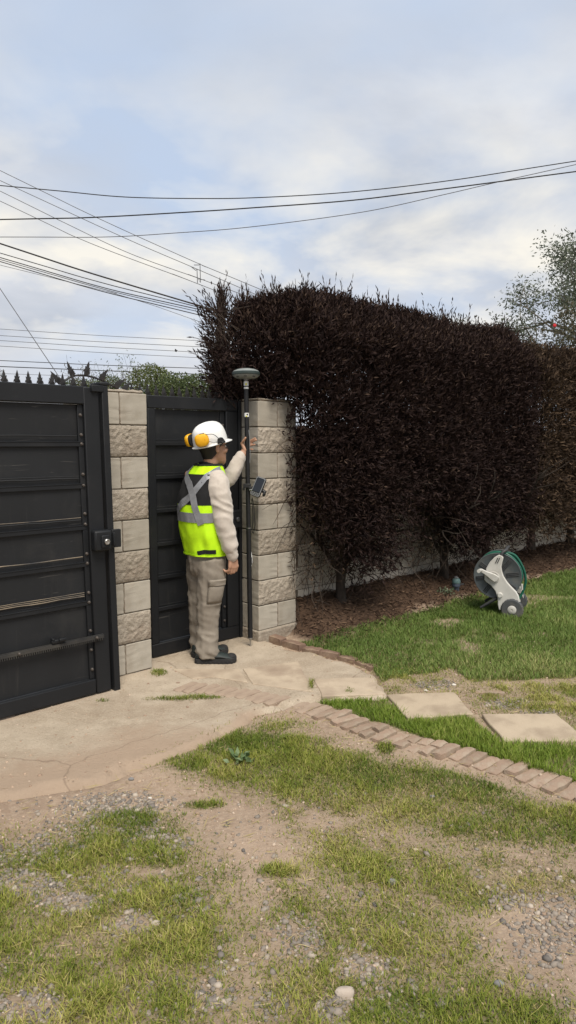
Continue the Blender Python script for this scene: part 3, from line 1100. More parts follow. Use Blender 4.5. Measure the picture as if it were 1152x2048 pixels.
# ------------------------------------------------------------------ split-face block pillars and wall
def block_mesh(L_, D_, H_, rough, seed):
    """x along the block, -y its outer long face, z up from its bed; a split face is a broken, bulging grid"""
    nx, nz = (18, 9) if rough else (3, 2)
    ny = 1 if not rough else 2
    vs, fs, idx = [], [], {}
    for i in range(nx + 1):
        for j in range(ny + 1):
            for k in range(nz + 1):
                if 0 < i < nx and 0 < j < ny and 0 < k < nz:
                    continue
                p = Vector(((i / nx - .5) * L_, (j / ny - .5) * D_, k / nz * H_))
                q = p * 28 + Vector((seed * 4.7, seed * 1.3, 0))
                if j == 0 and rough:
                    inner = 0 < i < nx and 0 < k < nz
                    a = mnoise.fractal(q * 1.1 + Vector((0, seed * 2.2, 0)), .35, 2.3, 5)
                    p.y -= (.005 + .0052 * a) if inner else (-.002 + .004 * mnoise.noise(q * 1.7))
                    if not inner:
                        p.z += (.0035 * mnoise.noise(q * 2.1)) if k in (0, nz) else 0
                        p.x += (.004 * mnoise.noise(q * 1.9)) if i in (0, nx) else 0
                else:
                    p += Vector((mnoise.noise(q), mnoise.noise(q + Vector((5, 0, 0))), mnoise.noise(q + Vector((0, 5, 0))))) * .0015
                idx[i, j, k] = len(vs)
                vs.append(p)
    for k in (0, nz):
        fs += [(idx[i, j, k], idx[i + 1, j, k], idx[i + 1, j + 1, k], idx[i, j + 1, k]) for i in range(nx) for j in range(ny)]
    for j in (0, ny):
        fs += [(idx[i, j, k], idx[i + 1, j, k], idx[i + 1, j, k + 1], idx[i, j, k + 1]) for i in range(nx) for k in range(nz)]
    for i in (0, nx):
        fs += [(idx[i, j, k], idx[i, j + 1, k], idx[i, j + 1, k + 1], idx[i, j, k + 1]) for j in range(ny) for k in range(nz)]
    me = bpy.data.meshes.new('block')
    me.from_pydata([tuple(v) for v in vs], [], fs)
    fix_normals(me)
    me.materials.append(M_BLOCK)
    if rough:
        me.materials.append(M_SPLIT)
        mi = [0] * len(me.polygons)
        n0 = 2 * nx * ny
        for q in range(n0, n0 + nx * nz):
            mi[q] = 1
        me.polygons.foreach_set('material_index', mi)
    me.update()
    return me


def place(me, name, parent, c, xdir, bevel=.005):
    o = link(name, me, parent)
    o.location = Vector(c) - parent_world(parent)
    o.rotation_euler.z = math.atan2(xdir.y, xdir.x)
    if bevel:
        bv = o.modifiers.new('bevel', 'BEVEL')
        bv.width = bevel
        bv.segments = 2
        bv.limit_method = 'ANGLE'
        bv.angle_limit = math.radians(50)
    return o


def pillar(u0, nf, z0, pitch, ncourse, first_long, label, seed):
    """0.4 m square pillar, two blocks per course, turned a quarter turn from course to course"""
    e = empty('block_pillar', W(u0 + .2, nf - .2, 0), label, 'pillar', 'split-face block pillars beside the gate')
    J = .007
    long_me = [block_mesh(.4 - J, .2 - J / 2, pitch - J, True, seed + s) for s in range(5)]
    for k in range(ncourse):
        z = z0 + k * pitch
        if (k % 2 == 0) == first_long:
            place(long_me[k % 5], 'block', e, W(u0 + .2, nf - .1, z), UX)
            place(long_me[(k + 1) % 5], 'block', e, W(u0 + .2, nf - .3, z), -UX)
        else:     # long faces look along the wall, the smooth ends look at us with a joint between
            place(long_me[k % 5], 'block', e, W(u0 + .1, nf - .2, z), -NX)
            place(long_me[(k + 2) % 5], 'block', e, W(u0 + .3, nf - .2, z), NX)
    mb = MB()
    mb.wbox(u0 + .012, u0 + .388, nf - .388, nf - .012, z0, z0 + ncourse * pitch - .012)
    mb.build('mortar', M_MORTAR, e, smooth=False)
    return e


pillar(2.012, -3.95, -.188, .206, 10, True, 'pale block pillar between the two dark gates', 3)
pillar(3.352, -3.93, -.098, .1965, 10, True, 'pale block pillar at the hedge end, beside the survey pole', 11)
for pn, (pu, pf, pz) in (('block_pillar', (2.212, -4.15, 1.873)), ('block_pillar.001', (3.552, -4.13, 1.868))):
    me = rough_brick(.385, .385, .022, int(pu * 10), .010, 9)
    me.materials.append(M_SPLIT)
    o = place(me, 'mortar_cap', bpy.data.objects[pn], W(pu, pf, pz + .016), UX, 0)
# a rough grey footing under the right pillar
foot = MB()
foot.wbox(3.345, 3.76, -4.34, -3.922, -.06, .096)
fo = foot.build('footing', M_SPLIT, bpy.data.objects['block_pillar.001'], bevel=.012)

wall = empty('block_wall', W(6, -4.25, 0), 'pale concrete block wall behind the hedge', 'wall', None)
J = .006
wb = block_mesh(.4 - J, .19, .1965 - J, False, 40)
wb.materials.clear()
wb.materials.append(M_WALLB)
for k in range(9):
    z = -.098 + .1965 * k
    for i in range(24):
        u = 3.98 + .4 * i + (.2 if k % 2 else 0)
        place(wb, 'block', wall, W(u, -4.15 - .095, z), UX, .003)
mb = MB()
mb.wbox(3.76, 13.6, -4.33, -4.158, -.1, .0965 + 1.57)
mb.build('mortar', M_MORTAR, wall, smooth=False)

# ------------------------------------------------------------------ sliding vehicle gate
LEAN = -.0177
GU0 = -1.7
gate = empty('vehicle_gate', W(.2, -3.79, 0), 'wide dark steel sliding gate with riveted sheet panels at left', 'gate')
mb = MB()
mb.wbox(GU0, 1.899, -3.82, -3.76, 1.772, 1.876)
mb.build('top_rail', M_STEEL, gate, bevel=.006)
mb = MB()
mb.wbox(GU0, 1.899, -3.82, -3.76, .022, .112)
mb.build('bottom_rail', M_STEEL, gate, bevel=.006)
mb = MB()
mb.wbox(1.902, 2.0, -3.821, -3.758, .02, 1.873, LEAN)
mb.build('stile', M_STEEL, gate, bevel=.006)
mb = MB()
mb.wbox(1.868, 1.900, -3.795, -3.776, .114, 1.770, LEAN)
mb.build('bolt_strip', M_STEEL, gate, bevel=.002)
ribs = [1.542, 1.295, 1.048, .825, .589]
edges = [.114] + [z for z in reversed(ribs)] + [1.770]
for i in range(6):       # sheets, each with a slight oil-can dent
    z0, z1 = edges[i], edges[i + 1]
    mb = MB()
    nu, nz = 24, 6
    vs = []
    for a in range(nu + 1):
        for c in range(nz + 1):
            u = GU0 + (1.868 - GU0) * a / nu
            z = z0 + (z1 - z0) * c / nz
            vs.append(W(u + LEAN * z * (a == nu), -3.790 + .007 * mnoise.noise(Vector((u * 1.8, z * 3 + i * 7, 0))), z))
    mb.add(vs, [(a * (nz + 1) + c, (a + 1) * (nz + 1) + c, (a + 1) * (nz + 1) + c + 1, a * (nz + 1) + c + 1) for a in range(nu) for c in range(nz)])
    mb.build('sheet_panel', M_SHEET, gate)
for i, z in enumerate(ribs):
    mb = MB()
    mb.wbox(GU0, 1.872, -3.789, -3.774, z - .015, z + .013)
    mb.wbox(GU0, 1.872, -3.774, -3.771, z + .009, z + .013)
    mb.build('rib', M_STEEL, gate, bevel=.002)
    for k in range((1, 2, 2, 1, 3)[i]):     # bent, curling upper edges of the sheets
        zt = z + .046 + .012 * k * (.8 if i == 4 else 1)
        pts = []
        for q in range(46):
            u = GU0 + (1.858 - GU0) * q / 45
            w_ = mnoise.noise(Vector((u * 3.5, i * 9 + k * 5, 0)))
            pts.append(W(u + LEAN * zt, -3.776 + .004 * w_, zt + .006 * w_ - (.005 if w_ > .3 else 0)))
        mb = MB()
        mb.tube(pts, .0032 if k == 0 else .0022, 5)
        mb.build('sheet_edge', M_LIP if (i > 2 or (k and i == 2)) else M_SHEET, gate)
bz = [1.709, 1.594, 1.541, 1.363, 1.298, 1.129, 1.066, .888, .83, .651, .592, .416, .297, .174]
bolt0 = None
for z in bz:
    c = W(1.884 + LEAN * z, -3.775, z)
    if bolt0 is None:
        mb = MB()
        mb.lathe(c, [(.0105, 0), (.0105, .003), (.0085, .004), (.0085, .009), (.0055, .012), (.001, .0125)], NX, 8)
        bolt0 = mb.build('bolt', M_BOLT, gate)
        b0 = c
    else:
        copy_part(bolt0, gate, c - b0)
for u in (1.25, .75, .3, -.3):
    for z in (1.542, 1.048, .589):
        copy_part(bolt0, gate, W(u, -3.765, z) - b0)
# toothed drive rack bolted across the lower part
mb = MB()
mb.wbox(GU0, 1.95, -3.757, -3.741, .365, .383)
mb.wbox(GU0, 1.95, -3.757, -3.750, .383, .388)
u = GU0
while u < 1.94:
    vs = [W(u + d, n, z) for n in (-3.756, -3.742) for d, z in ((0, .3655), (.008, .3655), (.0058, .351), (.0022, .351))]
    mb.add(vs, [(0, 1, 2, 3), (7, 6, 5, 4), (0, 4, 5, 1), (1, 5, 6, 2), (2, 6, 7, 3), (3, 7, 4, 0)])
    u += .0128
mb.build('drive_rack', mat('rack_steel', (.020, .020, .021), (.05, .046, .04), 9, .6, bump=.1), gate, smooth=False)
mb = MB()
mb.wbox(1.62, 1.70, -3.765, -3.735, .392, .412)
mb.wbox(1.62, 1.635, -3.765, -3.73, .412, .424)
mb.wbox(1.66, 1.70, -3.75, -3.722, .400, .418)
mb.build('limit_stop', M_STEEL, gate, bevel=.004)
for u in (1.43, 1.90, .95, .5):
    copy_part(bolt0, gate, W(u, -3.738, .375) - b0)
# roller wheel under the bottom rail
mb = MB()
mb.lathe(W(1.36, -3.80, .0), [(.012, 0), (.045, .002), (.048, .008), (.038, .014), (.038, .022), (.048, .028), (.045, .034), (.012, .036)], NX, 20)
mb.build('roller_wheel', M_BOLT, gate)
# lock box with its cylinder
mb = MB()
mb.wbox(1.887, 2.0, -3.758, -3.700, .905, 1.028)
lock = mb.build('lock_box', M_STEEL, gate, bevel=.012)
mb = MB()
mb.wbox(1.925, 1.978, -3.701, -3.688, .925, 1.0)
mb.build('lock_face', M_STEEL, lock, bevel=.005)
mb = MB()
mb.lathe(W(1.955, -3.689, .962), [(.017, 0), (.017, .014), (.014, .017), (.011, .017), (.011, .013), (.001, .013)], NX, 18)
mb.build('lock_cylinder', M_CYL, lock)
mb = MB()
mb.wbox(1.914, 1.99, -3.770, -3.738, 1.846, 1.886)
mb.build('guide_bracket', M_STEEL, gate, bevel=.004)

# steel post that the gate closes on
post = empty('gate_post', W(2.03, -3.79, 0), 'narrow dark steel post against the block pillar', 'post')
mb = MB()
mb.wbox(2.012, 2.053, -3.86, -3.742, -.03, 1.885, LEAN)
mb.build('post_tube', M_STEEL, post, bevel=.004)
mb = MB()
mb.wbox(1.966, 2.028, -3.865, -3.742, 1.886, 1.906)
mb.build('post_cap', M_STEEL, post, bevel=.006)
mb = MB()
mb.wbox(2.006, 2.068, -3.741, -3.715, .916, 1.026)
mb.wbox(2.008, 2.024, -3.716, -3.700, .93, 1.01)
mb.build('strike_plate', M_STEEL, post, bevel=.004)

# ------------------------------------------------------------------ pedestrian gate
pg = empty('pedestrian_gate', W(2.93, -4.15, 0), 'narrow dark steel pedestrian gate behind the worker', 'gate')
mb = MB()
mb.wbox(2.525, 3.318, -4.18, -4.13, 1.787, 1.876)
mb.build('top_rail', M_STEEL, pg, bevel=.005)
mb = MB()
mb.wbox(2.525, 3.318, -4.18, -4.13, .02, .112)
mb.build('bottom_rail', M_STEEL, pg, bevel=.005)
mb = MB()
mb.wbox(2.525, 2.585, -4.179, -4.131, .114, 1.785)
mb.build('stile', M_STEEL, pg, bevel=.005)
mb = MB()
mb.wbox(3.205, 3.318, -4.179, -4.131, .114, 1.785)
mb.build('stile', M_STEEL, pg, bevel=.005)
mb = MB()
mb.wbox(3.165, 3.204, -4.172, -4.150, .114, 1.785)
mb.build('bolt_strip', M_STEEL, pg, bevel=.002)
pr = [1.543, 1.307, 1.068, .828, .588, .358]
pe = [.114] + list(reversed(pr)) + [1.785]
for i in range(7):
    mb = MB()
    nu, nz = 8, 5
    vs = [W(2.587 + (3.164 - 2.587) * a / nu, -4.166 + .006 * mnoise.noise(Vector((a * .6, c * .5 + i * 7, 3))), pe[i] + (pe[i + 1] - pe[i]) * c / nz) for a in range(nu + 1) for c in range(nz + 1)]
    mb.add(vs, [(a * (nz + 1) + c, (a + 1) * (nz + 1) + c, (a + 1) * (nz + 1) + c + 1, a * (nz + 1) + c + 1) for a in range(nu) for c in range(nz)])
    mb.build('sheet_panel', M_SHEET, pg)
for i, z in enumerate(pr):
    mb = MB()
    mb.wbox(2.588, 3.163, -4.166, -4.146, z - .014, z + .012)
    mb.build('rib', M_STEEL, pg, bevel=.002)
    mb = MB()
    mb.tube([W(2.59 + .57 * q / 14, -4.152, z + .028 + .003 * mnoise.noise(Vector((q * .7, i * 5, 0)))) for q in range(15)], .0024, 5)
    mb.build('sheet_edge', M_SHEET, pg)
pb = None
for z in (1.68, 1.6, 1.45, 1.36, 1.2, 1.12, .95, .72, .64, .5, .28, .17):
    copy_part(bolt0, pg, W(3.185, -4.149, z) - b0).location = bolt0.location + (W(3.185, -4.149, z) - b0) + parent_world(gate) - parent_world(pg)
mb = MB()
mb.wbox(3.225, 3.318, -4.13, -4.085, .89, 1.035)
pl = mb.build('lock_box', M_STEEL, pg, bevel=.012)
mb = MB()
mb.lathe(W(3.272, -4.086, .962), [(.018, 0), (.018, .012), (.014, .015), (.011, .015), (.011, .011), (.001, .011)], NX, 18)
mb.build('lock_cylinder', mat('dull_cylinder', (.16, .16, .165), None, 40, .4, metal=.8), pl)
mb = MB()
mb.wbox(3.321, 3.349, -4.20, -4.122, -.03, 1.87)
jamb = mb.build('gate_jamb', M_STEEL, None, W(3.335, -4.1, 0), bevel=.003)
tag(jamb, 'dark steel jamb fixed between pedestrian gate and right pillar', 'gate jamb')

# ------------------------------------------------------------------ sharp steel spikes along the top
spk = [(-.011, 0), (-.014, .02), (-.021, .016), (-.016, .034), (-.012, .033), (-.015, .052), (-.009, .048), (-.007, .062), (0, .085),
       (.007, .062), (.009, .048), (.015, .052), (.012, .033), (.016, .034), (.021, .016), (.014, .02), (.011, 0)]


def spike_mesh():
    me = bpy.data.meshes.new('spike')
    mb = MB()
    mb.prism(spk, (0, -.0015, 0), Vector((1, 0, 0)), ZX, Vector((0, 1, 0)), .003)
    mb.prism([(x * .8, z * .45) for x, z in spk], (.0, -.012, 0), Vector((1, 0, 0)), Vector((0, -.25, 1)), Vector((0, 1, 0)), .003)
    me.from_pydata([tuple(v) for v in mb.v], [], mb.f)
    fix_normals(me)
    me.materials.append(M_SPIKE)
    return me


SPK = spike_mesh()


def spike_row(loc, label, base_pts, spikes, group='spike strips along the gate tops'):
    e = empty('spike_strip', loc, label, 'spike strip', group)
    mb = MB()
    mb.tube(base_pts, .007, 6)
    mb.build('base_bar', M_SPIKE, e)
    for p, tilt, s in spikes:
        o = link('spike', SPK, e)
        o.location = p - parent_world(e)
        o.rotation_euler = (random.uniform(-.08, .08), tilt + random.uniform(-.06, .06), math.atan2(UX.y, UX.x) + random.uniform(-.12, .12))
        o.scale = (s, s, s)
    return e


zt = 1.866
sp = [(W(1.448 + .0665 * k, -3.835, zt), 0, 1.0) for k in range(-28, 8)]
spike_row(W(.5, -3.83, zt), 'straight row of black steel spikes along the wide gate top', [W(-.5, -3.835, zt), W(1.96, -3.835, zt)], sp)
arch = [W(1.90, -4.12, 1.915), W(1.98, -4.12, 1.965), W(2.07, -4.12, 1.975), W(2.17, -4.12, 1.955), W(2.27, -4.12, 1.915), W(2.33, -4.12, 1.885)]
tl = [-.75, -.35, .25, .65, .9, .8]
spike_row(W(2.1, -4.12, 1.93), 'bent arch of black steel spikes over the left pillar', spline(arch, 5), [(p, t, 1.15) for p, t in zip(arch, tl)])
spike_row(W(2.9, -4.19, zt), 'row of small black spikes along the pedestrian gate top', [W(2.40, -4.20, zt), W(3.32, -4.20, zt)], [(W(2.44 + .066 * k, -4.20, zt + .008), 0, 1.0) for k in range(14)])
# ------------------------------------------------------------------ the dark hedge
M_PURPLE = leaf_mat('purple_leaf', (.0110, .0066, .0063), (.0305, .0180, .0158), (.078, .051, .037), .75, .12, .12)
M_RUSSET = leaf_mat('russet_leaf', (.022, .015, .011), (.055, .036, .024), (.12, .08, .05), .75, .12, .12)


def tri(v):
    return np.array(v, float)


NXa, UXa = np.array(NX), np.array(UX)


def hedge_front(u):
    return -4.12 + .54 * smooth01((u - 3.30) / .52)


def sprigs(P, D, nl, L_, leaf_len, leaf_w, spread=.75):
    """leaves set round short stems: P stem feet, D stem directions"""
    n = len(P)
    D = unit(D)
    t = np.tile(np.linspace(.05, 1, nl), n)
    PP, DD = np.repeat(P, nl, 0), np.repeat(D, nl, 0)
    LL = np.repeat(np.broadcast_to(L_, (n,)), nl)
    R = unit(rng.normal(size=(n * nl, 3)))
    dirs = unit(DD * (1 - .25 * (1 - t[:, None])) + R * spread)
    return PP + DD * (t * LL)[:, None], dirs, leaf_len * rng.uniform(.65, 1.35, n * nl), leaf_w * rng.uniform(.7, 1.25, n * nl)


def hedge_points(nn, u0, u1, top, back=-4.95):
    """stem feet through the hedge's body, thick at the clipped faces, ragged below"""
    u = rng.uniform(u0, u1, nn)
    z = rng.uniform(.30, top, nn)
    depth = rng.exponential(.16, nn).clip(0, 1.3)
    nf = hedge_front(u) + .07 * (fbm(u * 2.4, z * 2.4, 3, 120) - .5) * 2
    r = np.clip((z - (top - .35)) / .35, 0, 1)
    nf = nf - .30 * r * r
    n = nf - depth
    istop = rng.random(nn) < .30
    z = np.where(istop, top - rng.exponential(.09, nn).clip(0, .6), z)
    n = np.where(istop, rng.uniform(back, 0, nn) * 0 + (hedge_front(u) - .22 - rng.uniform(0, 1, nn) * .95), n)
    z = z + (fbm(u * 1.6, n * 1.6, 3, 122) - .5) * .16 * (z > 1.2)
    return u, n, z


hedge = empty('hedge', W(5, -3.95, 0), 'tall dark purple clipped hedge growing along the block wall', 'hedge')
tr = [gn(683, 1207, -3.93), gn(890, 1163, -3.93), gn(972, 1118, -3.95)]
tu = [un(p)[0] for p in tr]

u, n, z = hedge_points(69000, 3.02, 7.0, 2.60)
# keep clear of the pillar, the wall and of the air below the hedge
near_t = np.min([np.abs(u - t) for t in tu], axis=0)
low = smooth01((z - (.30 + .48 * smooth01((near_t - .12) / .5)) - (fbm(u * 3, z * 3, 3, 130) - .5) * .6) / .75)
keep = rng.random(len(u)) < low
keep &= ~((u > 3.30) & (u < 3.78) & (n > -4.37) & (n < -3.89) & (z < 1.87))
keep &= ~((u <= 3.33) & (n > -4.22) & (z < 1.90))
keep &= ~((n > -3.90) & (u < 3.80) & (z < 1.90) & ((z < 1.0) | (rng.random(len(u)) > (u - 3.50) / .25)))
keep &= ~((n < -4.12) & (z < 1.72) & (u > 3.7))
keep &= ~((n < -4.20) & (z < 1.62))
ue = u - 3.13 * np.maximum(-n, 4.1) / 4.15      # the free end is cut square to our line of sight
keep &= ue > 0
endf = smooth01(ue / .5)
keep &= rng.random(len(u)) < (.25 + .75 * endf)
keep &= z < 2.12 + .60 * np.sqrt(np.clip(ue / .5, 0, 1))
keep &= ~((rng.random(len(u)) < .8) & (np.abs(u - 6.93) < .06) & (n > -3.9))
u, n, z = u[keep], n[keep], z[keep]
P = u[:, None] * UXa + n[:, None] * NXa + z[:, None] * np.array([0, 0, 1.])
out = np.clip((n - (hedge_front(u) - .35)) / .35, 0, 1)
up = np.clip((z - 1.1) / .9, -.25, 1) + np.clip((z - 2.3) / .25, 0, 1) * 1.2
left = np.clip((3.6 - u) / .6, 0, 1)
D = NXa * (.55 * out)[:, None] - UXa * (.75 * left)[:, None] + np.array([0, 0, 1.]) * (.15 + .75 * up)[:, None] + rng.normal(size=(len(u), 3)) * .42
A = sprigs(P, D, 7, rng.uniform(.07, .14, len(u)), .047, .0122)
tn = np.clip(rng.normal(.42, .2, len(A[0])) + np.repeat(rng.normal(0, .12, len(u)), 7) + np.repeat(np.where(z > 2.3, .16, 0), 7), 0, 1)
# tall shoots above the clipped top and out of the free end
ns = 1000
n0_ = rng.uniform(0, .9, ns)
u = rng.uniform(3.1, 7.0, ns)
n = hedge_front(u) - .25 - n0_
u = np.maximum(u, 3.18 * -n / 4.15)
z = 2.52 + rng.uniform(-.05, .12, ns) - .35 * np.clip((3.35 - u) / .35, 0, 1)
P1 = u[:, None] * UXa + n[:, None] * NXa + z[:, None] * np.array([0, 0, 1.])
D1 = np.array([0, 0, 1.]) + rng.normal(size=(ns, 3)) * .18 - UXa * (.6 * np.clip((3.4 - u) / .4, 0, 1))[:, None]
B = sprigs(P1, D1, 9, rng.uniform(.10, .27, ns), .045, .011, .38)
ns = 150
n = rng.uniform(-4.9, -4.12, ns)
u = rng.uniform(3.10, 3.28, ns) * -n / 4.15
z = rng.uniform(1.86, 2.58, ns)
P2 = u[:, None] * UXa + n[:, None] * NXa + z[:, None] * np.array([0, 0, 1.])
D2 = -UXa * rng.uniform(.5, 1.1, ns)[:, None] + np.array([0, 0, 1.]) * rng.uniform(.15, 1.0, ns)[:, None] + rng.normal(size=(ns, 3)) * .2
Lsh = rng.uniform(.10, .28, ns)
C2 = sprigs(P2, D2, 12, Lsh, .045, .011, .5)
ns = 2600                                   # low skirts over the pillar and the gate's far end
n = rng.uniform(-4.75, -3.80, ns)
u = np.maximum(rng.uniform(3.05, 3.95, ns), 3.18 * -n / 4.15)
z = rng.uniform(1.93, 2.25, ns)
kk = n < hedge_front(u) + .03
P3 = (u[:, None] * UXa + n[:, None] * NXa + z[:, None] * np.array([0, 0, 1.]))[kk]
D3 = (NXa * .5 - UXa * .25 + np.array([0, 0, -.25]) + rng.normal(size=(ns, 3)) * .5)[kk]
E3 = sprigs(P3, D3, 7, rng.uniform(.06, .14, len(P3)), .047, .0122)
C2 = tuple(np.concatenate([C2[i], E3[i]]) for i in range(4))
ALL = [np.concatenate([A[i], B[i], C2[i]]) for i in range(4)]
leaf_cloud('foliage', *ALL, M_PURPLE, hedge, np.concatenate([tn, np.clip(rng.normal(.5, .2, len(B[0]) + len(C2[0])), 0, 1)]), simple=True)
stems = MB()
for p, d, l in list(zip(P2, unit(D2), Lsh)) + list(zip(P1, unit(D1), np.full(len(P1), .2))):
    stems.tube([p - d * .2, p, p + d * l * .95], [.0035, .003, .0015], 3, False)


def limb(mb, p, d, L_, r, depth, rnd, wander=.5, lift=.3, tips=None, kids=(2, 3)):
    pts, rad = [Vector(p)], [r]
    d = Vector(d).normalized()
    for k in range(4):
        d = (d + Vector((rnd.gauss(0, 1), rnd.gauss(0, 1), rnd.gauss(0, 1))) * wander * .35 + ZX * lift * .25).normalized()
        pts.append(pts[-1] + d * (L_ / 4))
        rad.append(r * (1 - .42 * (k + 1) / 4))
    mb.tube(pts, rad, 7 if r > .012 else 4 if r > .004 else 3, False)
    if tips is not None and depth <= 1:
        tips.append((pts[-1], d, L_))
        tips.append((pts[2], d, L_))
    if depth > 0:
        for k in range(rnd.randint(*kids)):
            a = pts[rnd.choice((2, 3, 4))]
            dd = (d + Vector((rnd.gauss(0, 1), rnd.gauss(0, 1), rnd.gauss(0, 1))).normalized() * rnd.uniform(.5, 1.0)).normalized()
            limb(mb, a, dd, L_ * rnd.uniform(.55, .8), r * rnd.uniform(.42, .6), depth - 1, rnd, wander, lift, tips, kids)


for i, p in enumerate(tr):
    mb = MB()
    rnd = random.Random(50 + i)
    p = p - ZX * .06
    top = p + Vector((.03 * rnd.uniform(-1, 1), .03, .42))
    mb.tube([p, p + ZX * .06, p.lerp(top, .5) + Vector((rnd.uniform(-.02, .02), 0, 0)), top], [.062, .048, .042, .046], 9)
    for k in range(7):
        a = rnd.uniform(0, 6.28)
        limb(mb, top - ZX * rnd.uniform(0, .15), UX * math.cos(a) * .6 + NX * math.sin(a) * .22 + ZX * rnd.uniform(.5, 1.3), rnd.uniform(.5, .8), .024, 2, rnd, .5, .4)
    mb.build('trunk', M_BARK, hedge)
tw = MB()
rnd = random.Random(99)
for k in range(620):
    t = rnd.choice(tu + [4.0, 5.6]) + rnd.gauss(0, .42)
    if t < 3.66 or t > 7:
        continue
    p = W(t, -3.95 + rnd.uniform(-.12, .22), rnd.uniform(.4, 1.3))
    d = UX * rnd.gauss(0, .8) + NX * rnd.gauss(.1, .35) + ZX * rnd.gauss(-.25, .5)
    pts = [p]
    for s in range(5):
        d = d + Vector((rnd.gauss(0, .3), rnd.gauss(0, .2), rnd.gauss(0, .3)))
        q = pts[-1] + d.normalized() * rnd.uniform(.05, .11)
        if un(q)[1] < -4.13:
            q += NX * (-4.13 - un(q)[1])
        if un(q)[0] < 3.75 and un(q)[1] < -3.9:
            q += NX * (-3.9 - un(q)[1])
        pts.append(q)
    tw.tube(pts, [.0042, .0036, .003, .0026, .002, .0014], 3, False)
for v in stems.v:
    pass
tw.v, off = tw.v + stems.v, len(tw.v)
tw.f += [[i + off for i in f] for f in stems.f]
tw.mi += stems.mi
o = tw.build('twigs', M_TWIG, hedge, smooth=False)
o['kind'] = 'stuff'
# dead curled leaves hanging among the lower twigs
nd = 5000
u = np.array([rnd.choice(tu + [4.05, 5.5]) + rnd.gauss(0, .36) for _ in range(nd)]).clip(3.68, 7)
z = rng.uniform(.32, 1.15, nd) ** 1.0
n = rng.uniform(-4.08, -3.66, nd)
n = np.where(u < 3.8, np.maximum(n, -3.9), n)
P = u[:, None] * UXa + n[:, None] * NXa + (z + .1)[:, None] * np.array([0, 0, 1.])
leaf_cloud('dead_leaves', P, rng.normal(size=(nd, 3)) * .6 + np.array([0, 0, -.7]), rng.uniform(.03, .055, nd), rng.uniform(.005, .009, nd), M_RUSSET, hedge)

# the next, browner stretch of hedge beyond the dark gap
hedge2 = empty('hedge', W(8.4, -3.95, 0), 'browner stretch of hedge beyond the gap at the right edge', 'hedge')
u, n, z = hedge_points(15000, 7.08, 9.6, 2.56)
k = (rng.random(len(u)) < smooth01((z - .35) / .5)) & ~((n < -4.12) & (z < 1.72))
u, n, z = u[k], n[k], z[k]
P = u[:, None] * UXa + n[:, None] * NXa + z[:, None] * np.array([0, 0, 1.])
D = NXa * .5 + np.array([0, 0, 1.]) * (.2 + .8 * np.clip(z - 1.2, 0, 1.6))[:, None] + rng.normal(size=(len(u), 3)) * .5
A = sprigs(P, D, 6, rng.uniform(.07, .16, len(u)), .06, .0145)
leaf_cloud('foliage', *A, M_RUSSET, hedge2, simple=True)
for i, (x_, y_) in enumerate(((1062, 1088), (1140, 1075))):
    p = gn(x_, y_, -3.93) - ZX * .06
    mb = MB()
    rnd = random.Random(70 + i)
    mb.tube([p, p + ZX * .2, p + ZX * .5], [.06, .045, .04], 8)
    for k in range(6):
        a = rnd.uniform(0, 6.28)
        limb(mb, p + ZX * .42, UX * math.cos(a) * .6 + NX * math.sin(a) * .22 + ZX, .7, .022, 2, rnd, .5, .4)
    mb.build('trunk', M_BARK, hedge2)

# ------------------------------------------------------------------ trees beyond
M_OLIVE = leaf_mat('grey_green_leaf', (.055, .07, .048), (.115, .135, .095), (.19, .21, .15), .55, .3)
M_BUSHB = leaf_mat('olive_brown_leaf', (.035, .036, .018), (.08, .075, .04), (.15, .115, .075), .6, .25)
M_FARG = leaf_mat('far_green_leaf', (.04, .06, .024), (.09, .12, .046), (.15, .17, .075), .6, .25)
M_FARY = leaf_mat('far_yellow_green_leaf', (.06, .08, .024), (.13, .155, .048), (.2, .21, .085), .6, .25)
M_PINE = leaf_mat('pine_needle', (.012, .018, .012), (.03, .04, .024), (.05, .06, .035), .6, .1)
M_GBARK = mat('grey_bark', (.20, .18, .155), (.13, .115, .10), 15, .95, bump=.6, bscale=20)
M_RED = mat('red_petal', (.62, .02, .03), (.45, .01, .02), 30, .5)

rt = Vector((5.75, 12.2, -.03))
tree = empty('sparse_tree', rt, 'airy grey-green tree rising behind the hedge at right', 'tree')
mb, tips = MB(), []
rnd = random.Random(5)
mb.tube([rt, rt + Vector((.05, 0, 1.2)), rt + Vector((-.05, 0, 2.5)), rt + Vector((0, 0, 3.4))], [.13, .10, .085, .07], 9)
for a, l, h, e in ((178, 2.1, 2.4, .42), (165, 1.9, 2.9, .75), (200, 1.8, 2.6, .15), (150, 1.7, 3.1, 1.5), (90, 1.6, 3.0, 1.2), (20, 1.7, 2.8, .8), (300, 1.5, 2.7, .6), (240, 1.5, 3.0, 1.1), (185, 1.8, 3.2, 1.15)):
    t = math.radians(a)
    limb(mb, rt + ZX * (h + .18), Vector((math.cos(t), math.sin(t), e)), l * .70, .040, 3, rnd, .45, .08, tips, (2, 3))
mb.build('trunk', M_GBARK, tree)
P, D = [], []
for p, d, l in tips:
    for k in range(27):
        P.append(p + Vector((rnd.gauss(0, .11), rnd.gauss(0, .12), rnd.gauss(0, .09))))
        D.append(d * .4 + Vector((rnd.gauss(0, .6), rnd.gauss(0, .6), rnd.gauss(-.35, .5))))
leaf_cloud('crown', np.array(P), np.array(D), rng.uniform(.05, .09, len(P)), rng.uniform(.02, .03, len(P)), M_OLIVE, tree)

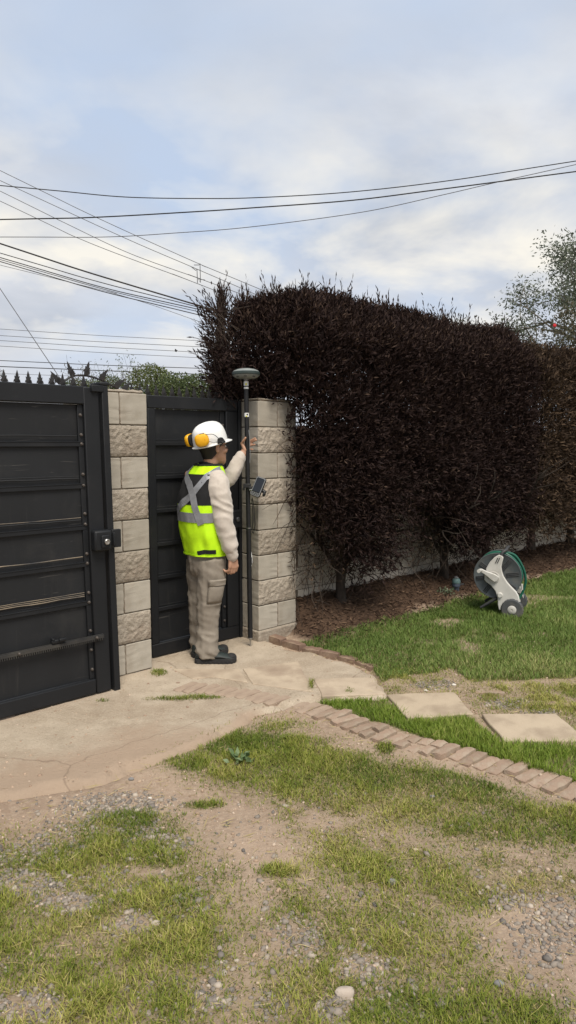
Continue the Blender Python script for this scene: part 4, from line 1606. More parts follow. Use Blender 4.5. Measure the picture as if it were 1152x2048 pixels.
sb = gy(1150, 690, 10.2)
bush = empty('flowering_bush', (sb.x, sb.y, -.03), 'olive-brown bush with one red flower behind the hedge', 'bush')
mb, tips = MB(), []
rnd = random.Random(8)
for k in range(5):
    a = rnd.uniform(0, 6.28)
    limb(mb, (sb.x, sb.y, -.03), (math.cos(a) * .3, math.sin(a) * .3, 1), 1.5, .035, 3, rnd, .4, .5, tips)
mb.build('trunk', M_BARK, bush)
nb = 7000
v = unit(rng.normal(size=(nb, 3))) * (rng.random(nb) ** .4)[:, None]
v *= (1 + .5 * (fbm(v[:, 0] * 2.5 + 5, v[:, 2] * 2.5 + 3, 3, 140) - .5))[:, None]
P = np.array([sb.x + .15, sb.y, 2.86]) + v * np.array([.72, .8, .74])
leaf_cloud('crown', P, v + rng.normal(size=(nb, 3)) * .6, rng.uniform(.04, .08, nb), rng.uniform(.012, .02, nb), M_BUSHB, bush)
f = gy(1109, 651, 9.62)
mb = MB()
for k in range(6):
    a = k * 1.047
    d = Vector((math.cos(a), -.5, math.sin(a)))
    mb.ell(f + d * .012, (.014, .010, .014), seg=7, ring=5)
mb.build('flower', M_RED, bush)


def blob_tree(name, px_, ytop, Y, half, m, label, cat, group=None, nleaf=4000, leaf=.09, flat=1.0, seed=1, low=None, tr_r=.08):
    top = gy(px_, ytop, Y)
    e = empty(name, (top.x, Y, -.05), label, cat, group)
    rnd = random.Random(seed)
    mb = MB()
    zc = top.z - half * flat
    mb.tube([(top.x, Y, -.05), (top.x + .05, Y, zc * .5), (top.x, Y, zc)], [tr_r, tr_r * .8, tr_r * .6], 7)
    for k in range(6):
        a = rnd.uniform(0, 6.28)
        limb(mb, (top.x, Y, max(zc - half * .4, .4)), (math.cos(a), math.sin(a), .9), half * .6, tr_r * .4, 2, rnd, .4, .3)
    mb.build('trunk', M_BARK, e)
    v = unit(rng.normal(size=(nleaf, 3))) * (rng.random(nleaf) ** .3)[:, None]
    v *= (.78 + .55 * fbm(v[:, 0] * 2.2 + seed * 3, v[:, 2] * 2.2 + v[:, 1] * 1.5 + seed, 4, 150))[:, None]
    sc = np.array([half, half, half * flat])
    P = np.array([top.x, Y, zc]) + v * sc
    leaf_cloud('crown', P, v + rng.normal(size=(nleaf, 3)) * .7, leaf * rng.uniform(.6, 1.3, nleaf), leaf * .4 * rng.uniform(.7, 1.2, nleaf), m, e)
    return e


blob_tree('round_tree', 303, 733, 18, .62, M_FARY, 'rounded yellow-green treetop above the spikes, left of the hedge', 'tree', None, 5200, .075, .9, 3)
blob_tree('round_tree', 352, 748, 17, .55, M_FARG, 'mid green treetop just right of the rounded one', 'tree', None, 4200, .075, .85, 4)
blob_tree('round_tree', 400, 751, 16.5, .55, M_FARG, 'green treetop touching the purple hedge end', 'tree', None, 4200, .075, .85, 5)
blob_tree('round_tree', 445, 756, 17.5, .6, M_FARG, 'green treetop partly behind the purple hedge', 'tree', None, 3000, .075, .85, 6)
blob_tree('low_shrub', 215, 752, 17, .42, M_FARG, 'low dark green shrub showing through the arch of spikes', 'shrub', None, 2600, .065, .8, 7)
blob_tree('low_shrub', 158, 758, 18, .40, M_FARG, 'low green shrub just left of the spike arch', 'shrub', None, 2200, .065, .7, 8)

for i, (px_, yt, Y, lb, leafy) in enumerate(((252, 703, 15, 'thin upright sapling with sparse leaves above the left pillar', True), (180, 715, 16, 'bare grey twiggy tree beyond the wide gate', False))):
    top = gy(px_, yt, Y)
    b0_ = Vector((top.x, Y, -.05))
    e = empty('thin_tree', b0_, lb, 'tree')
    mb, tips = MB(), []
    rnd = random.Random(30 + i)
    h = top.z
    mb.tube([b0_, b0_ + ZX * h * .35, b0_ + ZX * h * .62 + Vector((.04, 0, 0))], [.05, .035, .025], 6)
    for k in range(7):
        a = rnd.uniform(0, 6.28)
        limb(mb, b0_ + ZX * h * rnd.uniform(.5, .64), (math.cos(a) * .35, math.sin(a) * .35, 1), h * .24, .012, 2, rnd, .3, .25, tips)
    mb.build('trunk', M_GBARK if not leafy else M_BARK, e)
    P = np.array([tuple(p + Vector((rnd.gauss(0, .05), rnd.gauss(0, .05), rnd.gauss(0, .05)))) for p, d, l in tips for _ in range(4 if leafy else 1)])
    leaf_cloud('crown', P, rng.normal(size=P.shape), rng.uniform(.035, .07, len(P)), .02, M_FARG if leafy else M_BUSHB, e)

pt = gy(-26, 672, 9.0)
pine = empty('conifer', (pt.x, 9.0, -.05), 'dark conifer whose branch tips reach in at the left edge', 'tree')
mb = MB()
mb.tube([(pt.x, 9, -.05), (pt.x, 9, pt.z * .6), (pt.x, 9, pt.z)], [.07, .04, .008], 7)
P, D = [], []
rnd = random.Random(41)
for k in range(70):
    z = pt.z - .02 - k * .022
    a = rnd.uniform(0, 6.28)
    L_ = min(.06 + (pt.z - z) * .22, .26)
    d = Vector((math.cos(a), math.sin(a), .25)).normalized()
    b0_ = Vector((pt.x, 9, z))
    mb.tube([b0_, b0_ + d * L_], [.006, .002], 3, False)
    for q in range(26):
        P.append(b0_ + d * L_ * rnd.uniform(.15, 1))
        D.append(d * .7 + Vector((rnd.gauss(0, .5), rnd.gauss(0, .5), rnd.gauss(.1, .5))))
mb.build('trunk', M_BARK, pine)
leaf_cloud('crown', np.array(P), np.array(D), rng.uniform(.03, .055, len(P)), .006, M_PINE, pine)

# ------------------------------------------------------------------ overhead lines
def cable(pts, Y, r, m, label, group, name='overhead_cable', dY=0.0):
    """a sagging cable at about the depth Y, carried on past both edges of the view"""
    a, b_ = pts[0], pts[1]
    c, d = pts[-2], pts[-1]
    k1 = (b_[1] - a[1]) / (b_[0] - a[0])
    k2 = (d[1] - c[1]) / (d[0] - c[0])
    ext = [(a[0] - 900, a[1] - k1 * 900)] + list(pts) + [(d[0] + 900, d[1] + k2 * 900)]
    P = spline([gy(x, y, Y + dY * x / 1152) for x, y in ext], 10)
    mb = MB()
    mb.tube(P, r, 6)
    return tag(mb.build(name, m, None, P[len(P) // 2]), label, 'overhead cable', group)


g1, g2, g3, g4 = 'cables crossing the whole sky', 'thin wires slanting down to the hedge', 'thick cable bundle at left', 'far level wires above the gates'
cable([(0, 371), (120, 382), (250, 394), (400, 397), (520, 395), (700, 384), (900, 361), (1152, 322)], 13, .0085, M_WIRE, 'black cable crossing the whole sky, uppermost of three', g1)
cable([(0, 439), (180, 435), (380, 424), (500, 416), (700, 401), (870, 380), (1152, 343)], 13, .011, M_WIRE, 'black cable crossing the whole sky, middle of three', g1)
cable([(0, 474), (208, 474), (350, 466), (500, 454), (720, 425), (880, 391), (1000, 363), (1152, 329)], 13, .0065, M_THINWIRE, 'thin grey cable crossing the whole sky, lowest of three', g1)
cable([(0, 341), (191, 434), (399, 528), (500, 570)], 24, .011, M_THINWIRE, 'thin slanting wire, topmost of the four', g2)
cable([(0, 361), (243, 473), (382, 533), (477, 574)], 24, .011, M_THINWIRE, 'thin slanting wire, second from the top of four', g2)
cable([(0, 382), (130, 446), (260, 507), (404, 559), (455, 578)], 24, .011, M_THINWIRE, 'thin slanting wire, third from the top of four', g2)
cable([(0, 402), (170, 482), (371, 558), (420, 577)], 24, .011, M_THINWIRE, 'thin slanting wire, lowest of the four', g2)
cable([(0, 487), (152, 537), (260, 570), (408, 614)], 11, .0125, M_WIRE, 'thickest black cable, top of the bundle slanting behind the hedge', g3)
cable([(0, 506), (195, 563), (408, 617)], 11.2, .007, M_WIRE, 'black cable just under the thickest one of the bundle', g3)
cable([(0, 515), (195, 572), (304, 598), (408, 621)], 11.4, .008, M_WIRE, 'black cable third from the top in the slanting bundle', g3)
cable([(0, 519), (195, 575), (304, 602), (408, 626)], 11.6, .006, M_WIRE, 'black cable fourth from the top in the slanting bundle', g3)
cable([(0, 523), (187, 578), (304, 607), (399, 630)], 11.8, .008, M_WIRE, 'black cable at the bottom of the slanting bundle', g3)
cable([(150, 567), (215, 583), (310, 612), (418, 650)], 14, .005, M_THINWIRE, 'faint thin wire parting below the slanting bundle', g3)
for i, (ya, yb, r, w_) in enumerate(((658, 682, .012, 'topmost faint'), (671, 694, .013, 'second faint'), (681, 705, .013, 'third faint'), (692, 716, .012, 'fourth faint'))):
    cable([(0, ya), (200, (ya + yb) / 2 + 1), (408, yb)], 34, r, M_THINWIRE, w_ + ' far wire of the level set above the gates', g4)
cable([(0, 721), (200, 730), (412, 737)], 30, .016, M_WIRE, 'darker level wire below the faint set, near the spikes', g4)
cable([(0, 733), (200, 741), (412, 749)], 30, .020, M_WIRE, 'thickest of the far level wires above the spikes', g4)
cable([(0, 747), (200, 754), (412, 762)], 32, .010, M_THINWIRE, 'lowest far wire passing just behind the spikes', g4)
P = [gy(x, y, 16) for x, y in ((-260, 190), (0, 577), (117, 752), (230, 920))]
mb = MB()
mb.tube(P, .009, 6)
tag(mb.build('guy_wire', M_THINWIRE, None, P[1]), 'steep straight guy wire falling to the wide gate', 'guy wire')
for k, (xs_, lb) in enumerate((([(388, 530), (398, 530), (400, 527), (401, 565), (396, 558), (410, 560)], 'bent wire spacer hanging between the slanting wires, right one'), ([(383, 534), (392, 541), (394, 538), (395, 566)], 'bent wire spacer hanging between the slanting wires, left one'))):
    mb = MB()
    mb.tube([gy(x, y, 23.9) for x, y in xs_], .013, 5)
    tag(mb.build('wire_spacer', M_THINWIRE, None, gy(395, 545, 23.9)), lb, 'wire spacer', 'spacers on the slanting wires')
bp = gy(352, 702, 28)
mb = MB()
mb.ell(bp, (.05, .04, .035), seg=8, ring=6)
mb.ell(bp + Vector((.045, 0, .02)), (.02, .02, .02), seg=7, ring=5)
for s in (-1, 1):
    mb.prism([(0, 0), (-.05, .015), (-.03, .10), (.03, .05)], bp, Vector((1, 0, 0)), Vector((0, s * .5, .85)).normalized(), Vector((0, 1, 0)), .006)
mb.prism([(-.04, 0), (-.10, .012), (-.10, -.012)], bp, Vector((1, 0, 0)), Vector((0, 1, 0)), ZX, .005)
tag(mb.build('bird', mat('bird_plumage', (.04, .04, .045), None, 30, .7), None, bp), 'tiny dark bird flying left of the hedge', 'bird')
# ------------------------------------------------------------------ the worker
M_SKIN = mat('skin', (.42, .24, .16), (.36, .195, .125), 30, .5, spec=.4)
M_HAIR = mat('black_hair', (.012, .010, .009), (.02, .016, .013), 60, .55)
M_HAT = mat('white_helmet_shell', (.78, .78, .76), (.70, .70, .68), 14, .32, spec=.5, dirt=(.62, .60, .56), dscale=9, dlo=.6, dhi=.85)
M_MUFF = mat('yellow_muff_shell', (.80, .42, .012), (.72, .36, .01), 30, .38, spec=.5)
M_BLKPL = mat('black_plastic', (.014, .014, .015), (.02, .02, .021), 40, .45)
M_RUB = mat('dark_rubber', (.022, .023, .024), (.03, .03, .03), 50, .75)
M_LIME = mat('lime_vest_cloth', (.52, .86, .008), (.46, .78, .008), 25, .75, bump=.15, bscale=260, bdist=.001)
M_BLKCL = mat('black_cloth', (.008, .008, .009), (.012, .012, .013), 40, .9, bump=.2, bscale=260, bdist=.001)
M_TAPE = mat('grey_reflective_tape', (.25, .255, .27), (.21, .215, .23), 60, .45, metal=.25, bump=.08, bscale=300)
M_HOOD = mat('oatmeal_sweatshirt', (.50, .445, .385), (.455, .40, .345), 60, .95, bump=.25, bscale=320, bdist=.001, sheen=.3)
M_TROU = mat('khaki_trousers', (.235, .203, .165), (.205, .177, .143), 35, .9, bump=.25, bscale=300, bdist=.001)
M_SHOE = mat('green_black_leather', (.022, .031, .030), (.015, .021, .020), 30, .6, bump=.2, bscale=120)
M_SOLE = mat('black_sole', (.016, .016, .017), (.03, .028, .026), 30, .85)
M_LACE = mat('pale_tag', (.4, .4, .38), None, 40, .8)
M_EYE = mat('eye_white', (.7, .68, .64), None, 10, .3)

PY0 = 4.77
me_ = empty('person', (-.55, 4.77, .012), 'worker in white helmet and lime vest steadying the survey pole at the gate', 'person')
FT, RT = Vector((.72, .694, 0)), Vector((.694, -.72, 0))             # where the chest faces, and its right


def fold(p, fx, fz, amp, s=0):
    """soft creases that run mostly across a limb"""
    w_ = mnoise.noise(Vector((p.x * 4, p.y * 4 + s, p.z * 5))) * .8
    a = mnoise.noise(Vector((p.x * fx + s + w_, p.y * fx, p.z * fz + p.x * 6 + w_)))
    b_ = mnoise.noise(Vector((p.x * fx * 2.1, p.y * fx * 2.1 + s, p.z * fz * 2.3 + p.x * 9)))
    return amp * ((1 - abs(a) * 3.2) * .85 + b_ * .5)


TOR = [(.75, -.575, 4.770, .156, .116), (.80, -.578, 4.770, .163, .125), (.90, -.588, 4.770, .171, .135), (1.02, -.597, 4.770, .177, .142),
       (1.12, -.598, 4.770, .177, .142), (1.20, -.594, 4.770, .170, .133), (1.28, -.584, 4.775, .160, .117), (1.335, -.576, 4.780, .140, .100),
       (1.37, -.566, 4.785, .112, .085), (1.40, -.556, 4.790, .078, .070), (1.425, -.548, 4.795, .062, .062)]


def tor(z):
    for a, b_ in zip(TOR, TOR[1:]):
        if z <= b_[0]:
            break
    t = max(0, min(1, (z - a[0]) / (b_[0] - a[0])))
    return [a[i] + (b_[i] - a[i]) * t for i in range(5)]


def torso_pt(al, z, off=0.0):
    """al = 0 at the spine, growing towards the right arm"""
    _, x, y, a, b_ = tor(z)
    c, s = math.cos(al), math.sin(al)
    e = .86
    lat = math.copysign(abs(s) ** e, s) * (a + off)
    dep = -math.copysign(abs(c) ** e, c) * (b_ + off)
    p = Vector((x, y, z)) + RT * lat + FT * dep
    return p


def vest_off(al, z):
    q = Vector((math.cos(al) * 1.7, math.sin(al) * 1.7, z * 5.0))
    f_ = .008 * mnoise.noise(q * 1.6) + .0055 * mnoise.noise(Vector((math.cos(al) * 5 + z * 9, math.sin(al) * 5, z * 7)))
    if z < 1.05:
        f_ += .007 * mnoise.noise(Vector((al * 2.6 + z * 3.5, z * 5.5, 7))) * min(1, (1.05 - z) / .12)
    return .010 + f_


# body: one continuous skin (head, neck, trunk, arms with five fingers, legs)
HC = gy(425, 895, 4.785)
hy = math.radians(38)
FH = Vector((math.cos(hy), math.sin(hy), .10)).normalized()
RH = Vector((math.sin(hy), -math.cos(hy), 0))
UH = RH.cross(FH).normalized()
HX = (FH, -RH, UH)


def hp(f_, r, u_):
    return HC + FH * f_ + RH * r + UH * u_


body = MB()
rings = []
for u_, f_, d_, w_ in ((-.128, .060, .018, .016), (-.118, .052, .038, .034), (-.10, .040, .055, .046), (-.075, .026, .070, .056), (-.045, .013, .084, .064), (-.01, .004, .093, .070), (.03, -.002, .097, .0735), (.065, -.004, .093, .072), (.095, -.006, .078, .061), (.115, -.006, .052, .042), (.125, -.006, .02, .018)):
    rings.append([hp(f_ + d_ * math.cos(a), w_ * math.sin(a), u_) for a in [2 * math.pi * k / 20 for k in range(20)]])
body.loft(rings)
body.capsule([hp(.094, 0, .012), hp(.106, 0, -.008), hp(.114, 0, -.026)], [.008, .010, .0125], 8)          # nose
body.capsule([hp(.105, -.010, -.03), hp(.105, .010, -.03)], .009, 8)
body.capsule([hp(.086, -.02, -.062), hp(.093, 0, -.060), hp(.086, .02, -.062)], .0075, 8)                      # lips
body.capsule([hp(.085, -.016, -.072), hp(.091, 0, -.072), hp(.085, .016, -.072)], .0075, 8)
body.ell(hp(.066, 0, -.108), (.024, .024, .02), HX, 10, 7)                                                     # chin
for s in (-1, 1):
    body.ell(hp(.080, s * .032, .024), (.014, .026, .008), HX, 10, 6)                                          # brow
    body.ell(hp(.062, s * .045, -.03), (.03, .02, .02), HX, 10, 6)                                             # cheek
    body.ell(hp(-.006, s * .076, -.008), (.018, .009, .031), HX, 12, 8)                                        # ear
    body.capsule([hp(-.018, s * .083, .012), hp(-.008, s * .085, .022), hp(.006, s * .083, .014)], .0055, 7)
body.capsule([hp(-.022, 0, -.055), hp(-.024, 0, -.10), Vector((-.556, 4.79, 1.37))], [.052, .053, .062], 14)
tor_r = lambda k: [[torso_pt(2 * math.pi * i / 24, r[0], -.034) for i in range(24)] for r in TOR[:-1]]
body.loft(tor_r(0))
SHR, SHL = gy(437, 958, 4.665), gy(378, 950, 4.905)
ARM_R = [SHR, gy(444, 1012, 4.635), gy(450, 1048, 4.62), gy(458, 1083, 4.63), gy(464, 1112, 4.645)]
ARM_L = [SHL, gy(412, 968, 4.985), gy(452, 962, 5.02), gy(470, 936, 5.045), gy(487, 905, 5.075)]
body.capsule(spline(ARM_R, 3), [.036] * 4 + [.036] * 4 + [.033] * 4 + [.028], 10)
body.capsule(spline(ARM_L, 3), [.034] * 4 + [.036] * 4 + [.033] * 4 + [.027], 10)
HIPR, HIPL = gy(425, 1128, 4.70), gy(397, 1126, 4.85)
LEG_R = [HIPR, gy(418, 1216, 4.70), gy(411, 1306, 4.71)]
LEG_L = [HIPL, gy(400, 1216, 4.86), gy(400, 1296, 4.87)]
body.ell(gy(412, 1112, 4.77), (.10, .10, .11), None, 14, 9)
for L_ in (LEG_R, LEG_L):
    body.capsule(spline(L_, 4), [.055, .055, .055, .052, .05, .048, .046, .043, .04], 10)
    body.capsule([L_[-1], L_[-1] + Vector((.05, .01, -.03)), L_[-1] + Vector((.12, .02, -.04))], [.036, .034, .028], 8)


def finger(pts, r0, r1):
    n = len(pts)
    body.capsule(pts, [r0 + (r1 - r0) * i / (n - 1) for i in range(n)], 9)


# left hand: palm behind the pole and facing us, thumb up along its near side, fingers past it
PX, PYY = -.292, 5.081
pole_top = gy(492, 748, 5.085)
pole_foot = gz(501, 1293, .012)


def pole_at(z):
    t = (z - pole_foot.z) / (pole_top.z - pole_foot.z)
    return pole_foot.lerp(pole_top, t)


hz0 = gy(494, 893, 5.09).z
PC = pole_at(hz0)
wr = ARM_L[-1]
kn = [PC + Vector((-.010, .030, .024)), PC + Vector((-.006, .034, .006)), PC + Vector((-.008, .033, -.013)), PC + Vector((-.013, .030, -.031))]
for k in kn:
    body.capsule([wr + Vector((0, .004, (k.z - PC.z) * .35)), wr.lerp(k, .5), k], [.019, .0155, .0125], 9)
tips_ = [(.030, .024, .046), (.037, .026, .035), (.030, .026, .010), (.020, .024, -.022)]
tipe = [(.058, .012, .062), (.068, .012, .048), (.056, .013, .014), (.040, .012, -.022)]
for k, t1, t2 in zip(kn, tips_, tipe):
    a, b_ = PC + Vector(t1), PC + Vector(t2)
    finger([k, k.lerp(a, .5) + Vector((0, .003, .002)), a, b_], .0100, .0074)
finger([wr + Vector((.012, -.010, .018)), PC + Vector((-.040, -.002, .022)), PC + Vector((-.026, -.016, .042)), PC + Vector((-.010, -.024, .064))], .0145, .0088)

# right hand hanging at the thigh, half curled
wr2 = ARM_R[-1]
pd_ = (gy(466, 1126, 4.645) - wr2).normalized()
hs = Vector((.80, .60, 0))          # across the knuckles, index leading
hb = hs.cross(pd_).normalized()
kb = wr2 + pd_ * .075
for i in range(4):
    o_ = hs * (.030 - .020 * i)
    k = kb + o_ + pd_ * (.006 if i in (1, 2) else 0)
    body.capsule([wr2 + o_ * .45, wr2.lerp(k, .55) + o_ * .1, k], [.017, .0155, .0125], 9)
    ln = (.036, .041, .038, .030)[i]
    c1 = k + pd_ * ln * .9 + Vector((-.012, .004, 0))
    c2 = c1 + pd_ * ln * .22 + Vector((-.024, .010, .0))
    c3 = c2 - pd_ * ln * .42 + Vector((-.012, .006, 0))
    finger([k, c1, c2, c3], .0105, .0078)
finger([wr2 + pd_ * .02 + hs * .024, wr2 + pd_ * .046 + hs * .040 + Vector((-.008, -.006, 0)), wr2 + pd_ * .075 + hs * .036 + Vector((-.022, -.008, 0)), wr2 + pd_ * .098 + hs * .026 + Vector((-.028, -.006, 0))], .014, .0088)
skin_obj('body', remesh(body, .0052, 2), M_SKIN, me_)

# face details
for s in (-1, 1):
    mb = MB()
    mb.ell(hp(.080, s * .031, .004), (.011, .0125, .0115), HX, 12, 8)
    ey = mb.build('eye', M_EYE, me_)
    mb = MB()
    mb.ell(hp(.0885, s * .031, .004), (.0035, .006, .006), HX, 10, 6)
    mb.build('iris', M_BLKPL, ey)
hair = MB()
rings = []
for u_, lo_, grow in ((-.075, 2.25, .002), (-.055, 1.95, .008), (-.03, 1.72, .010), (-.005, 1.62, .011), (.02, 1.25, .012), (.045, .95, .012), (.075, .5, .012)):
    ring = []
    for k in range(25):
        a = lo_ + (2 * math.pi - 2 * lo_) * k / 24
        ww = float(np.interp(u_, [-.10, -.045, -.01, .03, .065, .095], [.046, .064, .070, .0735, .072, .061]))
        dd = float(np.interp(u_, [-.10, -.045, -.01, .03, .065, .095], [.055, .084, .093, .097, .093, .078]))
        ff = float(np.interp(u_, [-.10, -.045, -.01, .03, .065], [.025, .011, .004, -.002, -.004]))
        if u_ < -.04:
            dd, ww, ff = max(dd, .080), max(ww, .060), .006
        g_ = grow + .003 * mnoise.noise(Vector((a * 6, u_ * 90, 0)))
        ring.append(hp(ff + (dd + g_) * math.cos(a), (ww + g_) * math.sin(a), u_))
    inner = [hp(0, 0, u_) + (p - hp(0, 0, u_)) * .82 for p in reversed(ring)]
    rings.append(ring + inner)
hair.loft(rings)
hair.build('hair', M_HAIR, me_)
gl = MB()
for s in (-1, 1):
    gl.tube([hp(-.012, s * .081, .012), hp(.03, s * .080, .014), hp(.098, s * .066, .010)], .0022, 6)
    c = hp(.108, s * .034, .002)
    gl.tube([c + RH * (.026 * math.cos(a)) + UH * (.019 * math.sin(a)) - FH * (.006 * abs(math.cos(a))) for a in [2 * math.pi * k / 16 for k in range(17)]], .002, 5)
gl.tube([hp(.110, -.008, .006), hp(.113, 0, .008), hp(.110, .008, .006)], .002, 5)
gl.build('eyeglasses', M_BLKPL, me_)

# helmet
tilt = math.radians(9)
FK = (FH * math.cos(tilt) + UH * math.sin(tilt)).normalized()
UK = RH.cross(FK).normalized()
HO = hp(-.012, 0, .034)


def kp(f_, r, u_):
    return HO + (FK * f_ + RH * r + UK * u_) * .95


hat = MB()
NR = 40
prof = [(1.0, 0), (.995, .03), (.965, .065), (.90, .097), (.79, .116), (.62, .132), (.42, .141), (.2, .1455), (.02, .147)]
rings = []
for s_, h_ in prof:
    ring = []
    for k in range(NR):
        a = 2 * math.pi * k / NR
        f_, r_ = .134 * s_ * math.cos(a), .109 * s_ * math.sin(a)
        ridge = .009 * max(0, 1 - (abs(r_) / .036) ** 2) * (1 if h_ > .05 else h_ / .05) * smooth01(np.array(h_ / .1)).item()
        side_r = .004 * max(0, 1 - ((abs(r_) - .062) / .014) ** 2) * smooth01(np.array((h_ - .07) / .05)).item()
        ring.append(kp(f_, r_, h_ + ridge + side_r))
    rings.append(ring)
outer = rings
brim_o = []
for k in range(NR):
    a = 2 * math.pi * k / NR
    c_ = max(0, math.cos(a)) ** 1.6
    ext = 1.07 + .20 * c_
    brim_o.append(kp(.138 * ext * math.cos(a), .112 * (1.07 + .05 * c_) * math.sin(a), -.006 - .012 * c_))
brim_i = [p - UK * .0045 for p in brim_o]
inn = [[kp(.131 * s_ * math.cos(2 * math.pi * k / NR), .105 * s_ * math.sin(2 * math.pi * k / NR), h_ - .006) for k in range(NR)] for s_, h_ in prof]
hat.loft(list(reversed(inn)) + [[p for p in brim_i]] + [brim_o] + outer, cap=True)
hd = hat.build('helmet', M_HAT, me_)
for s in (-1, 1):
    clip_ = MB()
    clip_.prism([(-.026, -.018), (.026, -.020), (.030, -.004), (.020, .016), (.002, .022), (-.018, .016)], kp(.012, s * .1145, .014), FK, UK, RH * s, .014)
    clip_.prism([(-.004, -.02), (.03, -.02), (.034, -.006), (0, -.004)], kp(.012, s * .1285, .012), FK, UK, RH * s, .006)
    clip_.build('muff_clip', M_BLKPL, hd, bevel=.003)
    nrm = (RH * (s * .9) - FK * .44).normalized()
    mc = kp(-.103, s * .060, .049)
    af = (FK - nrm * FK.dot(nrm)).normalized()
    au = nrm.cross(af) if nrm.cross(af).dot(UK) > 0 else -nrm.cross(af)

    def oval(w_, h_, d_, q=22):
        return [mc + af * (w_ * math.copysign(abs(math.cos(t)) ** .75, math.cos(t))) + au * (h_ * math.copysign(abs(math.sin(t)) ** .75, math.sin(t))) + nrm * d_ for t in [2 * math.pi * k / q for k in range(q)]]
    cu = MB()
    cu.loft([oval(.040, .037, -.006), oval(.046, .042, -.004), oval(.046, .042, .010), oval(.040, .037, .012)])
    cushion = cu.build('muff_cushion', M_BLKPL, hd)
    mu = MB()
    mu.loft([oval(.046, .041, .012), oval(.049, .044, .016), oval(.049, .044, .030), oval(.043, .039, .042), oval(.030, .027, .048), oval(.004, .004, .049)])
    mf = mu.build('ear_muff', M_MUFF, hd)
    dt = MB()
    dt.box(mc + nrm * .0475 + af * .014, (.010, .002, .012), (af, nrm, au))
    dt.build('muff_print', mat('orange_print', (.5, .16, .01), None, 10, .6), mf)
    wr_ = MB()
    wr_.tube(spline([mc + au * .036 + nrm * .02, kp(-.092, s * .112, .084), kp(-.04, s * .130, .072), kp(-.004, s * .130, .032), kp(.004, s * .126, .018)], 5), .0022, 6)
    wr_.tube(spline([mc - au * .020 + nrm * .03 + af * .047, kp(-.05, s * .134, .016), kp(.0, s * .130, .012)], 5), .0018, 6)
    wr_.build('muff_wire', M_RUB, hd)
    br = MB()
    br.box(kp(-.110, s * .092, .094), (.034, .008, .006), (af, nrm, au))
    br.build('muff_yoke', M_BLKPL, hd, bevel=.002)
hv = MB()
hv.ell(kp(.118, .066, .016), (.005, .004, .009), (FK, RH, UK), 8, 6)
hv.build('helmet_slot', M_BLKPL, hd)

# sweatshirt
hd_ = MB()
hd_.loft([[torso_pt(2 * math.pi * i / 28, z, -.006) for i in range(28)] for z in (.79, .9, 1.02, 1.12, 1.2, 1.28, 1.335, 1.365, 1.385)])
SL_R = [gy(431, 951, 4.70), gy(436, 968, 4.665), gy(439, 990, 4.645), gy(444, 1015, 4.635), gy(447.5, 1045, 4.625), gy(455, 1074, 4.628), gy(459, 1090, 4.633), gy(462, 1100, 4.638)]
rr_ = [.060, .072, .075, .070, .063, .056, .055, .045]
hd_.tube(spline(SL_R, 4), list(np.interp(np.linspace(0, 7, 29), range(8), rr_)), 20)
hd_.capsule([gy(462.5, 1099, 4.638), gy(464.5, 1113, 4.643)], [.042, .037], 16)
SL_L = [SHL + Vector((.05, -.03, -.01)), gy(396, 958, 4.95), gy(414, 966, 4.99), gy(438, 966, 5.005), gy(456, 956, 5.02), gy(468, 938, 5.04), gy(475, 924, 5.055)]
hd_.tube(spline(SL_L, 4), list(np.interp(np.linspace(0, 6, 25), range(7), [.045, .064, .065, .062, .058, .053, .047])), 20)
hd_.capsule([gy(476, 923, 5.055), gy(482.5, 912, 5.068)], [.044, .037], 16)
skin_obj('sweatshirt', remesh(hd_, .008, 2, lambda p: fold(p, 9, 14, .0062, 3) + .003 * mnoise.noise(Vector((p.x * 24, p.y * 24, p.z * 6))) + .002), M_HOOD, me_)
cf = MB()
for a, b_, r0, r1 in ((gy(462.6, 1101, 4.638), gy(464.6, 1114.5, 4.643), .0425, .0385), (gy(477, 921.5, 5.056), gy(483, 911.5, 5.069), .0445, .0385)):
    cf.tube([a, a.lerp(b_, .3), a.lerp(b_, .75), b_], [r0 - .002, r0 + .001, r1 + .002, r1 - .003], 22)
cf.build('cuff', mat('ribbed_cuff', (.48, .425, .37), (.43, .38, .33), 90, .95, bump=.3, bscale=200), me_)
cl = MB()
ck = [Vector((-.553, 4.792, 1.398)) + RT * (.064 * math.sin(a)) - FT * (.062 * math.cos(a)) + ZX * (.012 * math.cos(a)) for a in [2 * math.pi * k / 20 for k in range(21)]]
cl.tube(ck, .009, 8)
cl.build('collar', M_BLKCL, me_)

# hi-vis vest: lime cloth with a black back panel and grey tapes
NA, NZ = 72, 60


def vest_patch(name, als, zs, m, off, parent, thick=.0):
    mb = MB()
    na, nz = len(als), len(zs)
    vs = [torso_pt(a, z, vest_off(a, z) + off) for a in als for z in zs]
    fs = [(i * nz + j, (i + 1) * nz + j, (i + 1) * nz + j + 1, i * nz + j + 1) for i in range(na - 1) for j in range(nz - 1)]
    mb.add(vs, fs)
    return mb.build(name, m, parent)


closed = [2 * math.pi * k / NA - math.pi for k in range(NA + 1)]
vest = vest_patch('vest', closed, list(np.linspace(.772, 1.402, NZ)), M_LIME, 0, me_)
sol = vest.modifiers.new('cloth', 'SOLIDIFY')
sol.thickness = .004
sol.offset = -1
R_ = math.radians
vest_patch('back_panel', [R_(a) for a in np.linspace(-125, 125, 66)], list(np.linspace(1.126, 1.334, 24)), M_BLKCL, .0022, vest)


